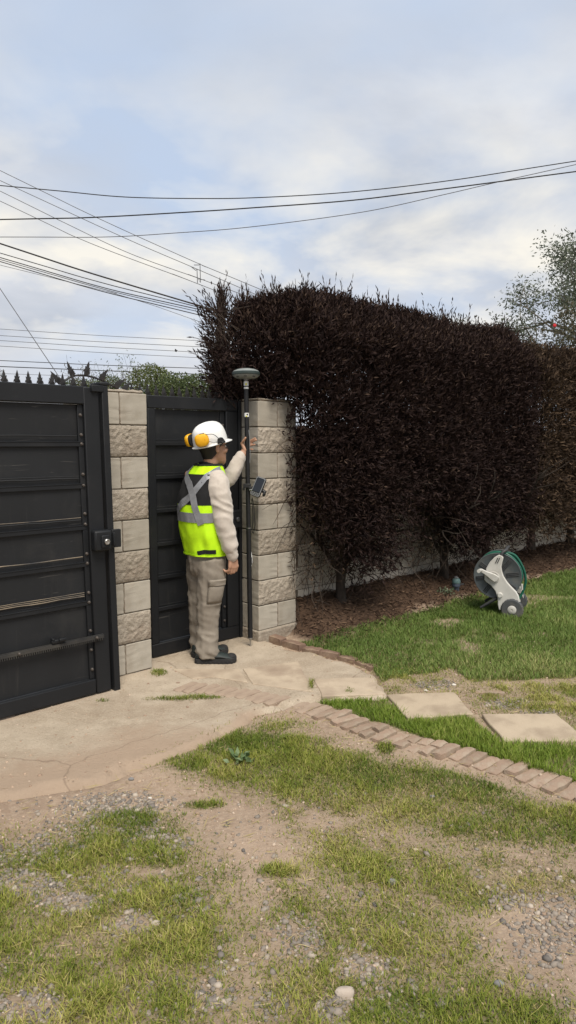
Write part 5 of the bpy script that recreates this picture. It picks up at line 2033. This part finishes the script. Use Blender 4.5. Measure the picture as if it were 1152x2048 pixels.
def ribbon(name, path, width, m, off=.0055):
    """a tape sewn on: path of (angle, height) on the back, given width"""
    pts = []
    for (a0, z0), (a1, z1) in zip(path, path[1:]):
        for k in range(10):
            t = k / 10
            pts.append((a0 + (a1 - a0) * t, z0 + (z1 - z0) * t))
    pts.append(path[-1])
    mb, n = MB(), 0
    L_, R2 = [], []
    for i, (a, z) in enumerate(pts):
        a0, z0 = pts[max(i - 1, 0)]
        a1, z1 = pts[min(i + 1, len(pts) - 1)]
        r_ = .165
        da, dz = (a1 - a0) * r_, z1 - z0
        l_ = math.hypot(da, dz)
        na, nz = -dz / l_, da / l_
        for lst, s in ((L_, 1), (R2, -1)):
            aa, zz_ = a + s * na * width / 2 / r_, z + s * nz * width / 2
            zz_ = min(zz_, 1.41)
            lst.append(torso_pt(aa, zz_, vest_off(aa, zz_) + off))
    vs = [p for pr_ in zip(L_, R2) for p in pr_]
    mb.add(vs, [(2 * i, 2 * i + 1, 2 * i + 3, 2 * i + 2) for i in range(len(L_) - 1)])
    o = mb.build(name, m, vest, smooth=False)
    so = o.modifiers.new('cloth', 'SOLIDIFY')
    so.thickness = .002
    return o


ribbon('waist_tape', [(R_(a), 1.040) for a in range(-178, 179, 14)], .066, M_TAPE, .004)
ribbon('cross_tape', [(R_(-52), 1.385), (R_(-26), 1.335), (R_(2), 1.27), (R_(19), 1.195), (R_(28), 1.11), (R_(42), .995)], .046, M_TAPE, .0085)
ribbon('cross_tape', [(R_(100), 1.365), (R_(72), 1.348), (R_(46), 1.318), (R_(32), 1.265), (R_(18), 1.205), (R_(-12), 1.12), (R_(-44), 1.05)], .046, M_TAPE, .0062)
ribbon('hem_strap', [(R_(22), .795), (R_(40), .806), (R_(66), .806), (R_(74), .806)], .028, M_BLKCL, .006)
ribbon('hem_binding', [(R_(a), .7765) for a in range(-178, 179, 14)], .012, M_LIME, .004)
ribbon('neck_binding', [(R_(a), 1.398) for a in range(-178, 179, 14)], .012, M_BLKCL, .008)
# armhole edge round the right sleeve
ah = []
for a, z in ((44, 1.345), (52, 1.30), (50, 1.24), (54, 1.18), (60, 1.13), (74, 1.095), (92, 1.10), (108, 1.14), (116, 1.2), (118, 1.27)):
    ah.append(torso_pt(R_(a), z, vest_off(R_(a), z) + .004))
# trousers
tp = MB()
tp.loft([[Vector((x, y, z)) + RT * (a * math.sin(t)) - FT * (b_ * math.cos(t)) for t in [2 * math.pi * i / 26 for i in range(26)]] for z, x, y, a, b_ in ((.84, -.58, 4.77, .150, .108), (.78, -.578, 4.77, .156, .116), (.72, -.574, 4.77, .160, .122), (.66, -.572, 4.772, .158, .118), (.62, -.572, 4.775, .150, .10))])
lr = [gy(423, 1118, 4.705), gy(424, 1150, 4.70), gy(420, 1188, 4.70), gy(417, 1218, 4.70), gy(415, 1258, 4.705), gy(414.5, 1292, 4.685), gy(414, 1314, 4.68)]
tp.tube(spline(lr, 5), list(np.interp(np.linspace(0, 6, 31), range(7), [.098, .096, .088, .081, .0765, .080, .077])), 22)
ll = [gy(398, 1118, 4.845), gy(399, 1150, 4.85), gy(400, 1188, 4.855), gy(401, 1218, 4.86), gy(402, 1258, 4.865), gy(402, 1286, 4.855), gy(402, 1304, 4.85)]
tp.tube(spline(ll, 5), list(np.interp(np.linspace(0, 6, 31), range(7), [.092, .092, .086, .083, .080, .080, .077])), 22)


def tro(p):
    k = 1 + 1.1 * max(0, min(1, (.30 - p.z) / .2)) + .7 * max(0, 1 - abs(p.z - .42) / .1)
    return .007 * mnoise.noise(Vector((p.x * 26, p.y * 26, p.z * 3.2))) + fold(p, 7, 14, .0045 * k, 11) + .0015 * mnoise.noise(Vector((p.x * 30, p.y * 30, p.z * 22)))


trou = skin_obj('trousers', remesh(tp, .008, 2, tro), M_TROU, me_)


def leg_patch(name, cs, rs, t0, t1, z0, z1, off, par=trou):
    """a pocket piece lying on the right trouser leg"""
    mb = MB()
    nt, nz = 9, 7
    vs = []
    for i in range(nt):
        for j in range(nz):
            z = z0 + (z1 - z0) * j / (nz - 1)
            k = float(np.interp(-z, [-p.z for p in cs], range(len(cs))))
            i0 = min(int(k), len(cs) - 2)
            c = cs[i0].lerp(cs[i0 + 1], k - i0)
            r = float(np.interp(k, range(len(rs)), rs))
            a = t0 + (t1 - t0) * i / (nt - 1)
            p = Vector((c.x, c.y, z)) + Vector((math.cos(a), math.sin(a), 0)) * r
            e_ = 0 if i in (0, nt - 1) or j in (0, nz - 1) else off
            d = tro(p) + e_ + .003 + (.004 * mnoise.noise(p * 45) if e_ else 0)
            vs.append(p + Vector((math.cos(a), math.sin(a), 0)) * d)
    mb.add(vs, [(i * nz + j, (i + 1) * nz + j, (i + 1) * nz + j + 1, i * nz + j + 1) for i in range(nt - 1) for j in range(nz - 1)])
    o = mb.build(name, M_TROU, par)
    s = o.modifiers.new('cloth', 'SOLIDIFY')
    s.thickness = .006
    s.offset = 0
    return o


rl = [.098, .096, .088, .081, .0765, .080, .077]
leg_patch('cargo_pocket', lr, rl, R_(-95), R_(-18), .445, .575, .008)
leg_patch('pocket_flap', lr, rl, R_(-97), R_(-16), .565, .612, .010)
mb = MB()
mb.tube([torso_pt(R_(a), .70, .012) + Vector((0, 0, -.002 * (a - 60))) for a in range(62, 84, 3)], .003, 5)
mb.build('pocket_seam', M_TROU, trou)

# shoes
def shoe(heel, toe, dz=.012):
    d = toe - heel
    L_ = d.length
    f_ = d.normalized()
    s_ = Vector((-f_.y, f_.x, 0))
    P_ = lambda t, w_, z: heel + f_ * (t * L_) + s_ * w_ + ZX * (z + dz)
    up = MB()
    rings = []
    for t, w_, zt_, wt in ((.015, .026, .078, .024), (.06, .036, .100, .030), (.18, .040, .108, .034), (.30, .040, .106, .036), (.42, .042, .092, .034), (.55, .046, .076, .032), (.70, .050, .064, .034), (.84, .048, .056, .034), (.94, .038, .046, .026), (.99, .020, .034, .012)):
        ring = []
        for k in range(16):
            a = 2 * math.pi * k / 16
            c, s = math.cos(a), math.sin(a)
            z = .022 + (zt_ - .022) * (.5 + .5 * s)
            ww = (w_ * (1 - max(0, s)) + wt * max(0, s)) * math.copysign(abs(c) ** .8, c)
            ring.append(P_(t, ww, z))
        rings.append(ring)
    up.loft(rings)
    sh = up.build('shoe', M_SHOE, me_, sub=1)
    so = MB()
    out_ = [(.0, .018), (.03, .034), (.12, .042), (.3, .041), (.45, .043), (.6, .050), (.74, .054), (.86, .051), (.95, .040), (1.0, .018)]
    pl_ = [(t, w_) for t, w_ in out_] + [(t, -w_) for t, w_ in reversed(out_)]
    lo_r = [P_(t, w_ * .96, .0 + (.008 if t > .9 else 0)) for t, w_ in pl_]
    mid_r = [P_(t, w_ * 1.03, .018 + (.006 if t > .9 else 0)) for t, w_ in pl_]
    hi_r = [P_(t, w_ * .98, .034 + (.004 if t > .85 else 0)) for t, w_ in pl_]
    so.loft([lo_r, mid_r, hi_r])
    for k in range(9):
        for s in (-1, 1):
            t = .08 + .1 * k
            w_ = float(np.interp(t, [o[0] for o in out_], [o[1] for o in out_]))
            so.box(P_(t, s * w_ * .98, .010), (.014, .010, .018), (f_, s_, ZX))
    so.build('sole', M_SOLE, sh, bevel=.002)
    tr_ = MB()
    for s in (-1, 1):
        tr_.tube(spline([P_(.05, s * .036, .062), P_(.2, s * .0425, .050), P_(.34, s * .0425, .064), P_(.46, s * .044, .050), P_(.62, s * .049, .048), P_(.78, s * .049, .038)], 5), .0032, 6)
    tr_.ell(P_(.86, 0, .040), (.040, .040, .022), (f_, s_, ZX), 14, 8)
    tr_.build('shoe_trim', M_SOLE, sh)
    la = MB()
    for k in range(4):
        t = .34 + .055 * k
        la.tube([P_(t, -.026, .098 - .011 * k), P_(t + .012, 0, .110 - .012 * k), P_(t, .026, .098 - .011 * k)], .003, 5)
    la.build('lace', M_RUB, sh)
    lg = MB()
    s0 = -1
    for q0, q1 in ((0, 1), (.55, .55)):
        lg.prism([(0, 0), (.007, .006), (.016, .010), (.012, .002), (.004, -.004)] if q0 == 0 else [(.002, .008), (.009, .012), (.006, .006)], P_(.12, s0 * .0405, .048), f_, ZX, s_ * s0, .0025)
    lg.build('red_logo', M_RED, sh)
    tg = MB()
    tg.box(P_(.14, -.036, .098), (.02, .006, .012), (f_, s_, ZX))
    tg.box(P_(.44, -.030, .090), (.016, .006, .010), (f_, s_, ZX))
    tg.build('lace_tag', M_LACE, sh)
    return sh


shoe(Vector((-.655, 4.662, 0)), Vector((-.362, 4.684, 0)))
shoe(Vector((-.694, 4.785, 0)), Vector((-.445, 4.905, 0)))
# ------------------------------------------------------------------ survey pole with its receiver
M_CARBON = mat('black_carbon_pole', (.010, .010, .011), (.014, .014, .015), 40, .5, spec=.3)
M_RCV = mat('receiver_shell', (.24, .26, .25), (.20, .215, .21), 20, .4, spec=.5)
M_RCVB = mat('receiver_band', (.035, .05, .047), (.025, .036, .034), 20, .45)
M_WHITE = mat('white_label', (.75, .75, .73), None, 20, .5)
M_YEL = mat('yellow_print', (.62, .58, .03), None, 20, .5)
M_METAL = mat('bare_metal', (.42, .42, .42), (.3, .3, .3), 40, .35, metal=.9)
M_SCREEN = mat('dark_screen', (.010, .011, .013), None, 5, .12, spec=.6)
M_GREYPL = mat('grey_plastic', (.20, .205, .21), (.16, .165, .17), 20, .5)

axp = (pole_top - pole_foot).normalized()
PLEN = (pole_top - pole_foot).length
RGT = Vector((1, 0, 0))


def zy_pole(py):          # distance along the pole for a height in the photograph
    z = gy(497, py, 5.083).z
    return (z - pole_foot.z) / axp.z


sp_ = empty('survey_pole', pole_foot, 'black survey pole with round satellite receiver on top, held by the worker', 'survey pole')
mb = MB()
mb.lathe(pole_foot, [(.001, 0), (.006, .03), (.0075, .05), (.0135, .058), (.0135, .066)], axp, 14)
mb.build('point', M_METAL, sp_)
mb = MB()
zj = zy_pole(1055)
mb.lathe(pole_foot, [(.0180, .064), (.0185, .07), (.0185, zj - .004)], axp, 18)
mb.build('lower_tube', M_CARBON, sp_)
mb = MB()
mb.lathe(pole_foot, [(.0192, .064), (.0192, .070)], axp, 18)
mb.lathe(pole_foot, [(.0192, zj - .004), (.0192, zj + .002)], axp, 18)
mb.build('clamp_ring', M_METAL, sp_)
mb = MB()
mb.lathe(pole_foot, [(.0168, zj + .002), (.0168, PLEN - .085), (.0175, PLEN - .085), (.0175, PLEN - .07)], axp, 18)
mb.build('upper_tube', M_CARBON, sp_)
for y0, y1 in ((778, 763), (834, 826)):
    mb = MB()
    mb.lathe(pole_foot, [(.0178, zy_pole(y0)), (.0178, zy_pole(y1))], axp, 18)
    lb_ = mb.build('label_band', M_WHITE, sp_)
    mb = MB()
    a, b_ = zy_pole(y0), zy_pole(y1)
    c = pole_foot + axp * (a + (b_ - a) * (.62 if y0 < 800 else .18)) + Vector((.0, -.0174, 0))
    mb.box(c, (.011, .002, .014 if y0 < 800 else .008))
    mb.build('yellow_mark', M_YEL, lb_, smooth=False)
    mb = MB()
    if y0 < 800:
        mb.lathe(pole_foot, [(.0181, a + .014), (.0181, a + .022)], axp, 18)
    else:
        mb.box(pole_foot + axp * (a + .018) + Vector((.005, -.0170, 0)), (.011, .002, .010))
    mb.build('dark_mark', M_BLKPL, lb_, smooth=False)
mb = MB()
mb.lathe(pole_foot, [(.0125, PLEN - .07), (.0125, PLEN - .045), (.018, PLEN - .043), (.018, PLEN - .030)], axp, 16)
mb.build('neck', M_GREYPL, sp_)
ro = pole_foot + axp * (PLEN - .034)
rc = empty
mb = MB()
mb.lathe(ro, [(.03, 0), (.072, .003), (.090, .014), (.0985, .024)], axp, 32)
r0_ = mb.build('receiver', M_RCV, sp_)
mb = MB()
mb.lathe(ro, [(.0985, .024), (.1025, .027), (.1035, .036), (.1025, .045), (.098, .049)], axp, 32)
mb.build('receiver_band', M_RCVB, r0_)
mb = MB()
mb.lathe(ro, [(.098, .049), (.088, .058), (.066, .067), (.038, .0725), (.001, .074)], axp, 32)
mb.build('receiver_dome', M_RCV, r0_)
mb = MB()
for a in (-2.3, -1.55, -.8):
    d = Vector((math.cos(a), math.sin(a), 0))
    mb.box(ro + d * .086 + axp * .012, (.022, .006, .007), (Vector((-d.y, d.x, 0)), d, axp))
mb.build('port_cover', M_BLKPL, r0_, bevel=.002)
mb = MB()
mb.tube(spline([pole_foot + axp * zy_pole(860) + Vector((.014, -.010, 0)), pole_foot + axp * zy_pole(880) + Vector((.020, -.014, 0)), pole_foot + axp * zy_pole(893) + Vector((.020, -.016, 0)), pole_foot + axp * zy_pole(908) + Vector((.022, -.012, 0)), pole_foot + axp * zy_pole(925) + Vector((.017, -.006, 0))], 6), .0026, 6)
mb.build('bubble_cord', M_GREYPL, sp_)
mb = MB()
z0_ = zy_pole(1098)
z1_ = zy_pole(1137)
pts = [(0, 0)] + [(.019 * math.sin(math.pi * k / 12), (z0_ - z1_) * k / 12) for k in range(13)]
mb.prism([(.012, 0)] + [(.012 + .013 * math.sin(math.pi * k / 12) ** .8, (z0_ - z1_) * k / 12) for k in range(1, 12)] + [(.012, z0_ - z1_)], pole_foot + axp * z1_ + Vector((0, .002, 0)), RGT, axp, Vector((0, 1, 0)), .006)
wp_ = mb.build('white_tag', M_WHITE, sp_, bevel=.001)
mb = MB()
mb.box(pole_foot + axp * (z1_ + (z0_ - z1_) * .42) + Vector((.0195, .001, 0)), (.005, .003, .055))
mb.build('tag_print', M_BLKPL, wp_)
# clamp
zc = zy_pole(971)
pc = pole_foot + axp * zc
cl_ = MB()
cl_.lathe(pc, [(.021, -.016), (.023, -.012), (.023, .012), (.021, .016)], axp, 18)
cl_.box(pc + Vector((-.004, -.018, .0)), (.058, .016, .030))
cl_.box(pc + Vector((-.030, -.014, -.024)), (.016, .014, .022))
cl_.box(pc + Vector((.018, -.026, -.014)), (.028, .014, .016))
clamp = cl_.build('clamp', M_BLKPL, sp_, bevel=.003)
mb = MB()
mb.tube([pc + Vector((.012, -.022, -.030)), pc + Vector((.034, -.026, -.030))], .0085, 10)
mb.build('clamp_screw', M_METAL, clamp)
mb = MB()
st = [(504, 995), (507, 1008), (509, 1030), (510, 1050), (507, 1066), (504, 1060), (506, 1040), (505, 1015), (503, 998)]
mb.tube(spline([gy(x, y, 5.09) for x, y in st], 5), .0035, 6)
mb.build('wrist_strap', M_BLKCL, sp_)

# handheld controller in its cradle
lo_c, hi_c = gy(509.5, 990.5, 5.03), gy(523.5, 957, 5.055)
la_ = (hi_c - lo_c).normalized()
nv = Vector((-.22, -.93, .30))
nv = (nv - la_ * nv.dot(la_)).normalized()
wa_ = la_.cross(nv).normalized()
if wa_.x < 0:
    wa_ = -wa_
cc = (lo_c + hi_c) / 2
ctl = empty('handheld_controller', cc, 'black handheld data controller with dark screen clipped to the survey pole', 'controller')


def rrect(w_, h_, r, q=5):
    out = []
    for cxs, cys, a0 in ((1, 1, 0), (-1, 1, 90), (-1, -1, 180), (1, -1, 270)):
        for k in range(q + 1):
            a = math.radians(a0 + 90 * k / q)
            out.append((cxs * (w_ / 2 - r) + r * math.cos(a), cys * (h_ / 2 - r) + r * math.sin(a)))
    return out


mb = MB()
mb.prism(rrect(.078, .150, .014), cc - nv * .012, wa_, la_, nv, .021)
mb.build('case', M_BLKPL, ctl, bevel=.003)
mb = MB()
ra, rb = rrect(.072, .144, .012), rrect(.062, .134, .009)
oa = cc + nv * .0092
vs = [oa + wa_ * x + la_ * y for x, y in ra] + [oa + nv * .001 + wa_ * x + la_ * y for x, y in rb]
n_ = len(ra)
mb.add(vs, [(i, (i + 1) % n_, (i + 1) % n_ + n_, i + n_) for i in range(n_)])
mb.build('bezel', M_GREYPL, ctl)
mb = MB()
mb.prism(rrect(.060, .104, .004), cc + nv * .0092 + la_ * .013, wa_, la_, nv, .0012)
mb.build('screen', M_SCREEN, ctl, smooth=False)
for i in range(4):
    for j in range(2):
        mb = MB()
        mb.prism(rrect(.0095, .006, .002, 2), cc + nv * .009 + wa_ * (-.0215 + .0143 * i) + la_ * (-.050 - .010 * j), wa_, la_, nv, .002)
        mb.build('key', M_GREYPL, ctl, smooth=False)
mb = MB()
mb.tube([cc - nv * .012 + wa_ * .0, cc - nv * .03 + wa_ * .012 - la_ * .01], .012, 12)
mb.tube([cc - nv * .022 + wa_ * .030 - la_ * .012, cc - nv * .022 + wa_ * .062 - la_ * .020], [.016, .013], 12)
mb.lathe(cc - nv * .020 + wa_ * .050 - la_ * .034, [(.015, 0), (.018, .003), (.018, .012), (.015, .015)], wa_, 10)
mb.build('cradle_knob', M_BLKPL, ctl, bevel=.001)
mb = MB()
mb.tube([cc - nv * .03, pc + Vector((.03, -.02, -.01))], .008, 8)
mb.build('cradle_arm', M_BLKPL, ctl)

# ------------------------------------------------------------------ hose reel cart on the lawn
M_PALE = mat('pale_grey_plastic', (.55, .535, .495), (.48, .465, .43), 10, .5, dirt=(.30, .27, .22), dscale=6, dlo=.52, dhi=.8)
M_DRUM = mat('slate_plastic', (.085, .097, .102), (.068, .078, .082), 12, .55, dirt=(.14, .135, .12), dscale=7)
M_DARKP = mat('charcoal_plastic', (.035, .037, .04), (.05, .05, .05), 20, .6)
M_HOSE = mat('green_hose', (.012, .11, .07), (.008, .08, .05), 20, .42)
M_TYRE = mat('grey_wheel_plastic', (.075, .08, .083), (.06, .062, .065), 20, .6, dirt=(.14, .125, .10), dscale=8)
ro_ = Vector((1.862, 5.98, .0))
ang_ = math.radians(24)
AY = Vector((math.sin(ang_), math.cos(ang_), 0))
AX = Vector((math.cos(ang_), -math.sin(ang_), 0))
ZC = .352


def rp(x, y, z):
    return ro_ + AX * x + AY * y + ZX * z


reel = empty('hose_reel', ro_ + ZX * .0, 'pale grey hose reel cart wound with green hose standing on the lawn', 'hose reel')
K = .00104


def cp(cx, cy):           # outline point on the front frame
    return ((cx - 475) * K, ZC - (cy - 420) * K)


for side, y0 in ((0, 0.0), (1, .205)):
    mb = MB()
    mb.lathe(rp(0, y0, ZC), [(.03, 0), (.186, 0), (.192, -.004), (.197, -.002), (.197, .010), (.190, .012), (.03, .012)], AY, 44)
    disc = mb.build('reel_disc', M_DRUM, reel)
    mb = MB()
    for k in range(8):
        a = 2 * math.pi * k / 8 + .18
        d = AX * math.cos(a) + ZX * math.sin(a)
        e_ = -AX * math.sin(a) + ZX * math.cos(a)
        for s in (-1, 0, 1):
            mb.box(rp(0, y0, ZC) + d * .125 + e_ * (.013 * s) - AY * (.004 if side == 0 else -.016), (.105, .009, .007), (d, AY, e_))
    mb.build('disc_rib', M_DRUM if side else M_DARKP, disc, bevel=.002)
mb = MB()
mb.lathe(rp(0, .012, ZC), [(.075, 0), (.075, .193)], AY, 24)
mb.build('drum', M_DARKP, reel)
rnd = random.Random(3)
pts = []
for k in range(6 * 26):
    a = 2 * math.pi * k / 26
    lay = k / 26
    r_ = .105 + .0125 * lay + .004 * math.sin(a * 3 + k)
    yy = .105 + .075 * math.sin(lay * 1.9) + .006 * math.sin(a * 2 + lay)
    pts.append(rp(r_ * math.cos(a), yy, ZC + r_ * math.sin(a)))
mb = MB()
mb.tube(pts, .0105, 8)
hose = mb.build('hose', M_HOSE, reel)
for q in range(6):
    mb = MB()
    r_ = .160 + .012 * (q % 3)
    yy = .03 + .030 * q
    mb.tube([rp((r_ + .006 * math.sin(2 * a + q)) * math.cos(a), yy + .006 * math.sin(a + q), ZC + (r_ + .006 * math.cos(3 * a + q)) * math.sin(a)) for a in [2 * math.pi * k / 30 for k in range(31)]], .0105, 8)
    mb.build('hose_coil', M_HOSE, hose)
mb = MB()
mb.tube(spline([rp(.03, .13, ZC + .185), rp(.12, .14, ZC + .165), rp(.19, .15, ZC + .06), rp(.215, .16, ZC - .05), rp(.195, .16, ZC - .15), rp(.165, .14, ZC - .215)], 6), .0105, 8)
mb.build('hose_end', M_HOSE, hose)
mb = MB()
mb.tube([rp(.185, .14, ZC - .08), rp(.19, .14, ZC - .13)], [.012, .009], 8)
mb.build('hose_connector', M_PALE, hose)
fr_o = [(486, 238), (512, 244), (522, 262), (514, 300), (508, 335), (514, 372), (528, 412), (556, 455), (592, 494), (628, 528), (648, 562), (660, 612), (664, 640), (640, 604), (604, 592), (560, 604), (526, 640), (514, 690), (500, 692), (490, 650), (486, 590), (466, 536), (432, 494), (396, 470), (378, 452), (378, 410), (392, 352), (418, 302), (452, 262)]
for side, y0 in ((0, -.052), (1, .232)):
    mb = MB()
    mb.prism([cp(*p) for p in fr_o], rp(0, y0, 0), AX, ZX, AY, .032)
    frm = mb.build('side_frame', M_PALE, reel, bevel=.007)
    mb = MB()
    hx_, hz2 = cp(450, 425)
    mb.lathe(rp(hx_, y0 if side == 0 else y0 + .032, hz2), [(.050, -.001), (.050, .006), (.044, .008), (.040, .004), (.034, .004), (.03, .012), (.001, .013)], AY if side else -AY, 26)
    mb.build('hub', M_PALE, frm)
    mb = MB()
    wx_, wz_ = cp(603, 675)
    yw = -.066 if side == 0 else .300
    mb.lathe(rp(wx_, yw, wz_), [(.036, 0), (.040, -.004), (.082, -.003), (.088, .004), (.0885, .034), (.082, .040), (.02, .040)], AY, 30)
    whl = mb.build('wheel', M_TYRE, reel)
    mb = MB()
    for k in range(22):
        a = 2 * math.pi * k / 22
        d = AX * math.cos(a) + ZX * math.sin(a)
        mb.box(rp(wx_, yw + .019, wz_) + d * .0885, (.005, .030, .010), (d, AY, -AX * math.sin(a) + ZX * math.cos(a)))
    mb.build('tread', M_TYRE, whl, smooth=False)
    mb = MB()
    mb.lathe(rp(wx_, yw, wz_), [(.036, 0), (.036, -.006), (.030, -.010), (.008, -.011), (.007, -.006), (.001, -.006)], AY, 24)
    mb.build('wheel_cap', M_PALE, whl)
    if side == 0:
        mb = MB()
        k0, k1 = cp(505, 565), cp(520, 560)
        mb.tube([rp(k0[0], y0 + .01, k0[1]), rp(k0[0] + .002, y0 - .018, k0[1])], [.026, .018], 12)
        mb.build('hose_inlet', M_PALE, frm)
        mb = MB()
        for dx in (-.014, .010):
            mb.box(rp(cp(480 + dx * 600, 290)[0], y0 - .001, cp(480, 285)[1]), (.008, .006, .05), (AX, AY, (ZX * .9 + AX * .35).normalized()))
        mb.build('frame_slot', M_DARKP, frm)
# crank on the near side
cr = MB()
c0, c1 = cp(458, 425), cp(352, 368)
d = Vector((c1[0] - c0[0], 0, c1[1] - c0[1]))
L_ = d.length
ux_ = (AX * d.x + ZX * d.z) / L_
uy_ = (-AX * d.z + ZX * d.x) / L_
cr.prism([(-.03, -.024), (-.02, -.032), (.02, -.030), (L_ * .6, -.017), (L_, -.014), (L_ + .012, 0), (L_, .014), (L_ * .6, .016), (.02, .026), (-.02, .030), (-.034, .012)], rp(c0[0], -.082, c0[1]), ux_, uy_, AY, .018)
crank = cr.build('crank', M_PALE, reel, bevel=.005)
mb = MB()
mb.tube([rp(c1[0], -.074, c1[1]), rp(c1[0] - .006, -.145, c1[1] + .002)], [.013, .016], 12)
mb.build('crank_knob', M_PALE, crank)
mb = MB()
h0 = cp(503, 244)
mb.tube(spline([rp(h0[0], -.036, h0[1] - .01), rp(h0[0] + .008, -.03, h0[1] + .022), rp(h0[0] + .032, .0, h0[1] + .042), rp(h0[0] + .030, .10, h0[1] + .046), rp(h0[0] + .032, .21, h0[1] + .042), rp(h0[0] + .010, .246, h0[1] + .02), rp(h0[0], .25, h0[1] - .01)], 6), .0135, 10)
mb.build('carry_handle', M_DARKP, reel)
for x0, z0, x1, z1, yy in ((478, 600, 352, 690, -.02), (384, 466, 318, 570, .25), (478, 600, 352, 690, .24)):
    mb = MB()
    a, b_ = cp(x0, z0), cp(x1, z1)
    mb.tube([rp(a[0], yy, a[1]), rp(b_[0], yy, max(b_[1], .0))], [.015, .011], 8)
    mb.build('leg', M_DARKP, reel)
mb = MB()
a, b_ = cp(520, 640), cp(640, 640)
mb.tube([rp(cp(603, 675)[0], -.07, cp(603, 675)[1]), rp(cp(603, 675)[0], .34, cp(603, 675)[1])], .009, 8)
mb.box(rp(.10, .11, .13), (.11, .30, .05), (AX, AY, ZX))
mb.build('axle', M_DARKP, reel, bevel=.004)

# small teal garden fitting at the lawn edge
M_TEAL = mat('teal_plastic', (.085, .15, .15), (.07, .12, .12), 20, .55, dirt=(.2, .19, .16), dscale=9)
M_BLUEG = mat('blue_grey_plastic', (.075, .095, .13), (.06, .075, .10), 20, .6)
reel.scale = (1.05, 1.05, 1.05)
def on_ground(x, y):
    for k in range(500):
        q = gz(x, y, .4 - .001 * k)
        if q.z <= float(terr(np.array([q.x]), np.array([q.y]))[0]):
            return q
    return gz(x, y)


fb = on_ground(912, 1180) + ZX * .035
fit = empty('hose_fitting', fb, 'small teal and blue-grey garden tap fitting at the bed edge', 'garden fitting')
mb = MB()
mb.lathe(fb, [(.030, -.05), (.030, -.01), (.038, 0), (.040, .018), (.036, .034)], ZX, 18)
mb.build('collar', M_BLUEG, fit)
mb = MB()
mb.lathe(fb, [(.036, .034), (.042, .038), (.041, .060), (.034, .076), (.026, .082), (.001, .083)], ZX, 18)
cap_ = mb.build('cap', M_TEAL, fit)
mb = MB()
for k in range(5):
    a = k * 1.2
    mb.tube([fb + Vector((.010 * math.cos(a), .010 * math.sin(a), .080)), fb + Vector((.018 * math.cos(a), .018 * math.sin(a), .096 + .006 * (k % 2)))], .007, 6)
mb.build('spout', M_GREYPL, cap_)
mb = MB()
mb.tube([fb + Vector((.03, 0, .02)), fb + Vector((.075, -.01, .026))], .009, 8)
mb.build('side_pipe', M_DARKP, fit)
wx0 = on_ground(893, 1190)
mb = MB()
v = []
plant = empty('small_weed', wx0, 'small pale-leaved weed at the mulch edge by the teal fitting', 'weed')
nb = 70
P = np.array([wx0.x, wx0.y, wx0.z]) + rng.normal(size=(nb, 3)) * np.array([.045, .03, .02]) + np.array([0, 0, .03])
leaf_cloud('leaves', P, rng.normal(size=(nb, 3)) + np.array([0, 0, .8]), rng.uniform(.02, .04, nb), .016, leaf_mat('weed_leaf', (.06, .09, .045), (.13, .17, .10), (.22, .26, .18), .6, .2), plant)

# broad-leaved weed in the near turf
wd = gz(483, 1524, .0)
plant = empty('broad_weed', wd, 'broad pale green weed rosette in the lush turf patch', 'weed')
nb = 26
an = rng.uniform(0, 6.28, nb)
P = np.array([wd.x, wd.y, .012]) + rng.normal(size=(nb, 3)) * np.array([.03, .02, .004])
leaf_cloud('leaves', P, np.stack([np.cos(an), np.sin(an), rng.uniform(.3, 1.1, nb)], 1), rng.uniform(.035, .06, nb), .022, leaf_mat('rosette_leaf', (.10, .16, .06), (.17, .23, .11), (.24, .30, .17), .6, .2), plant)
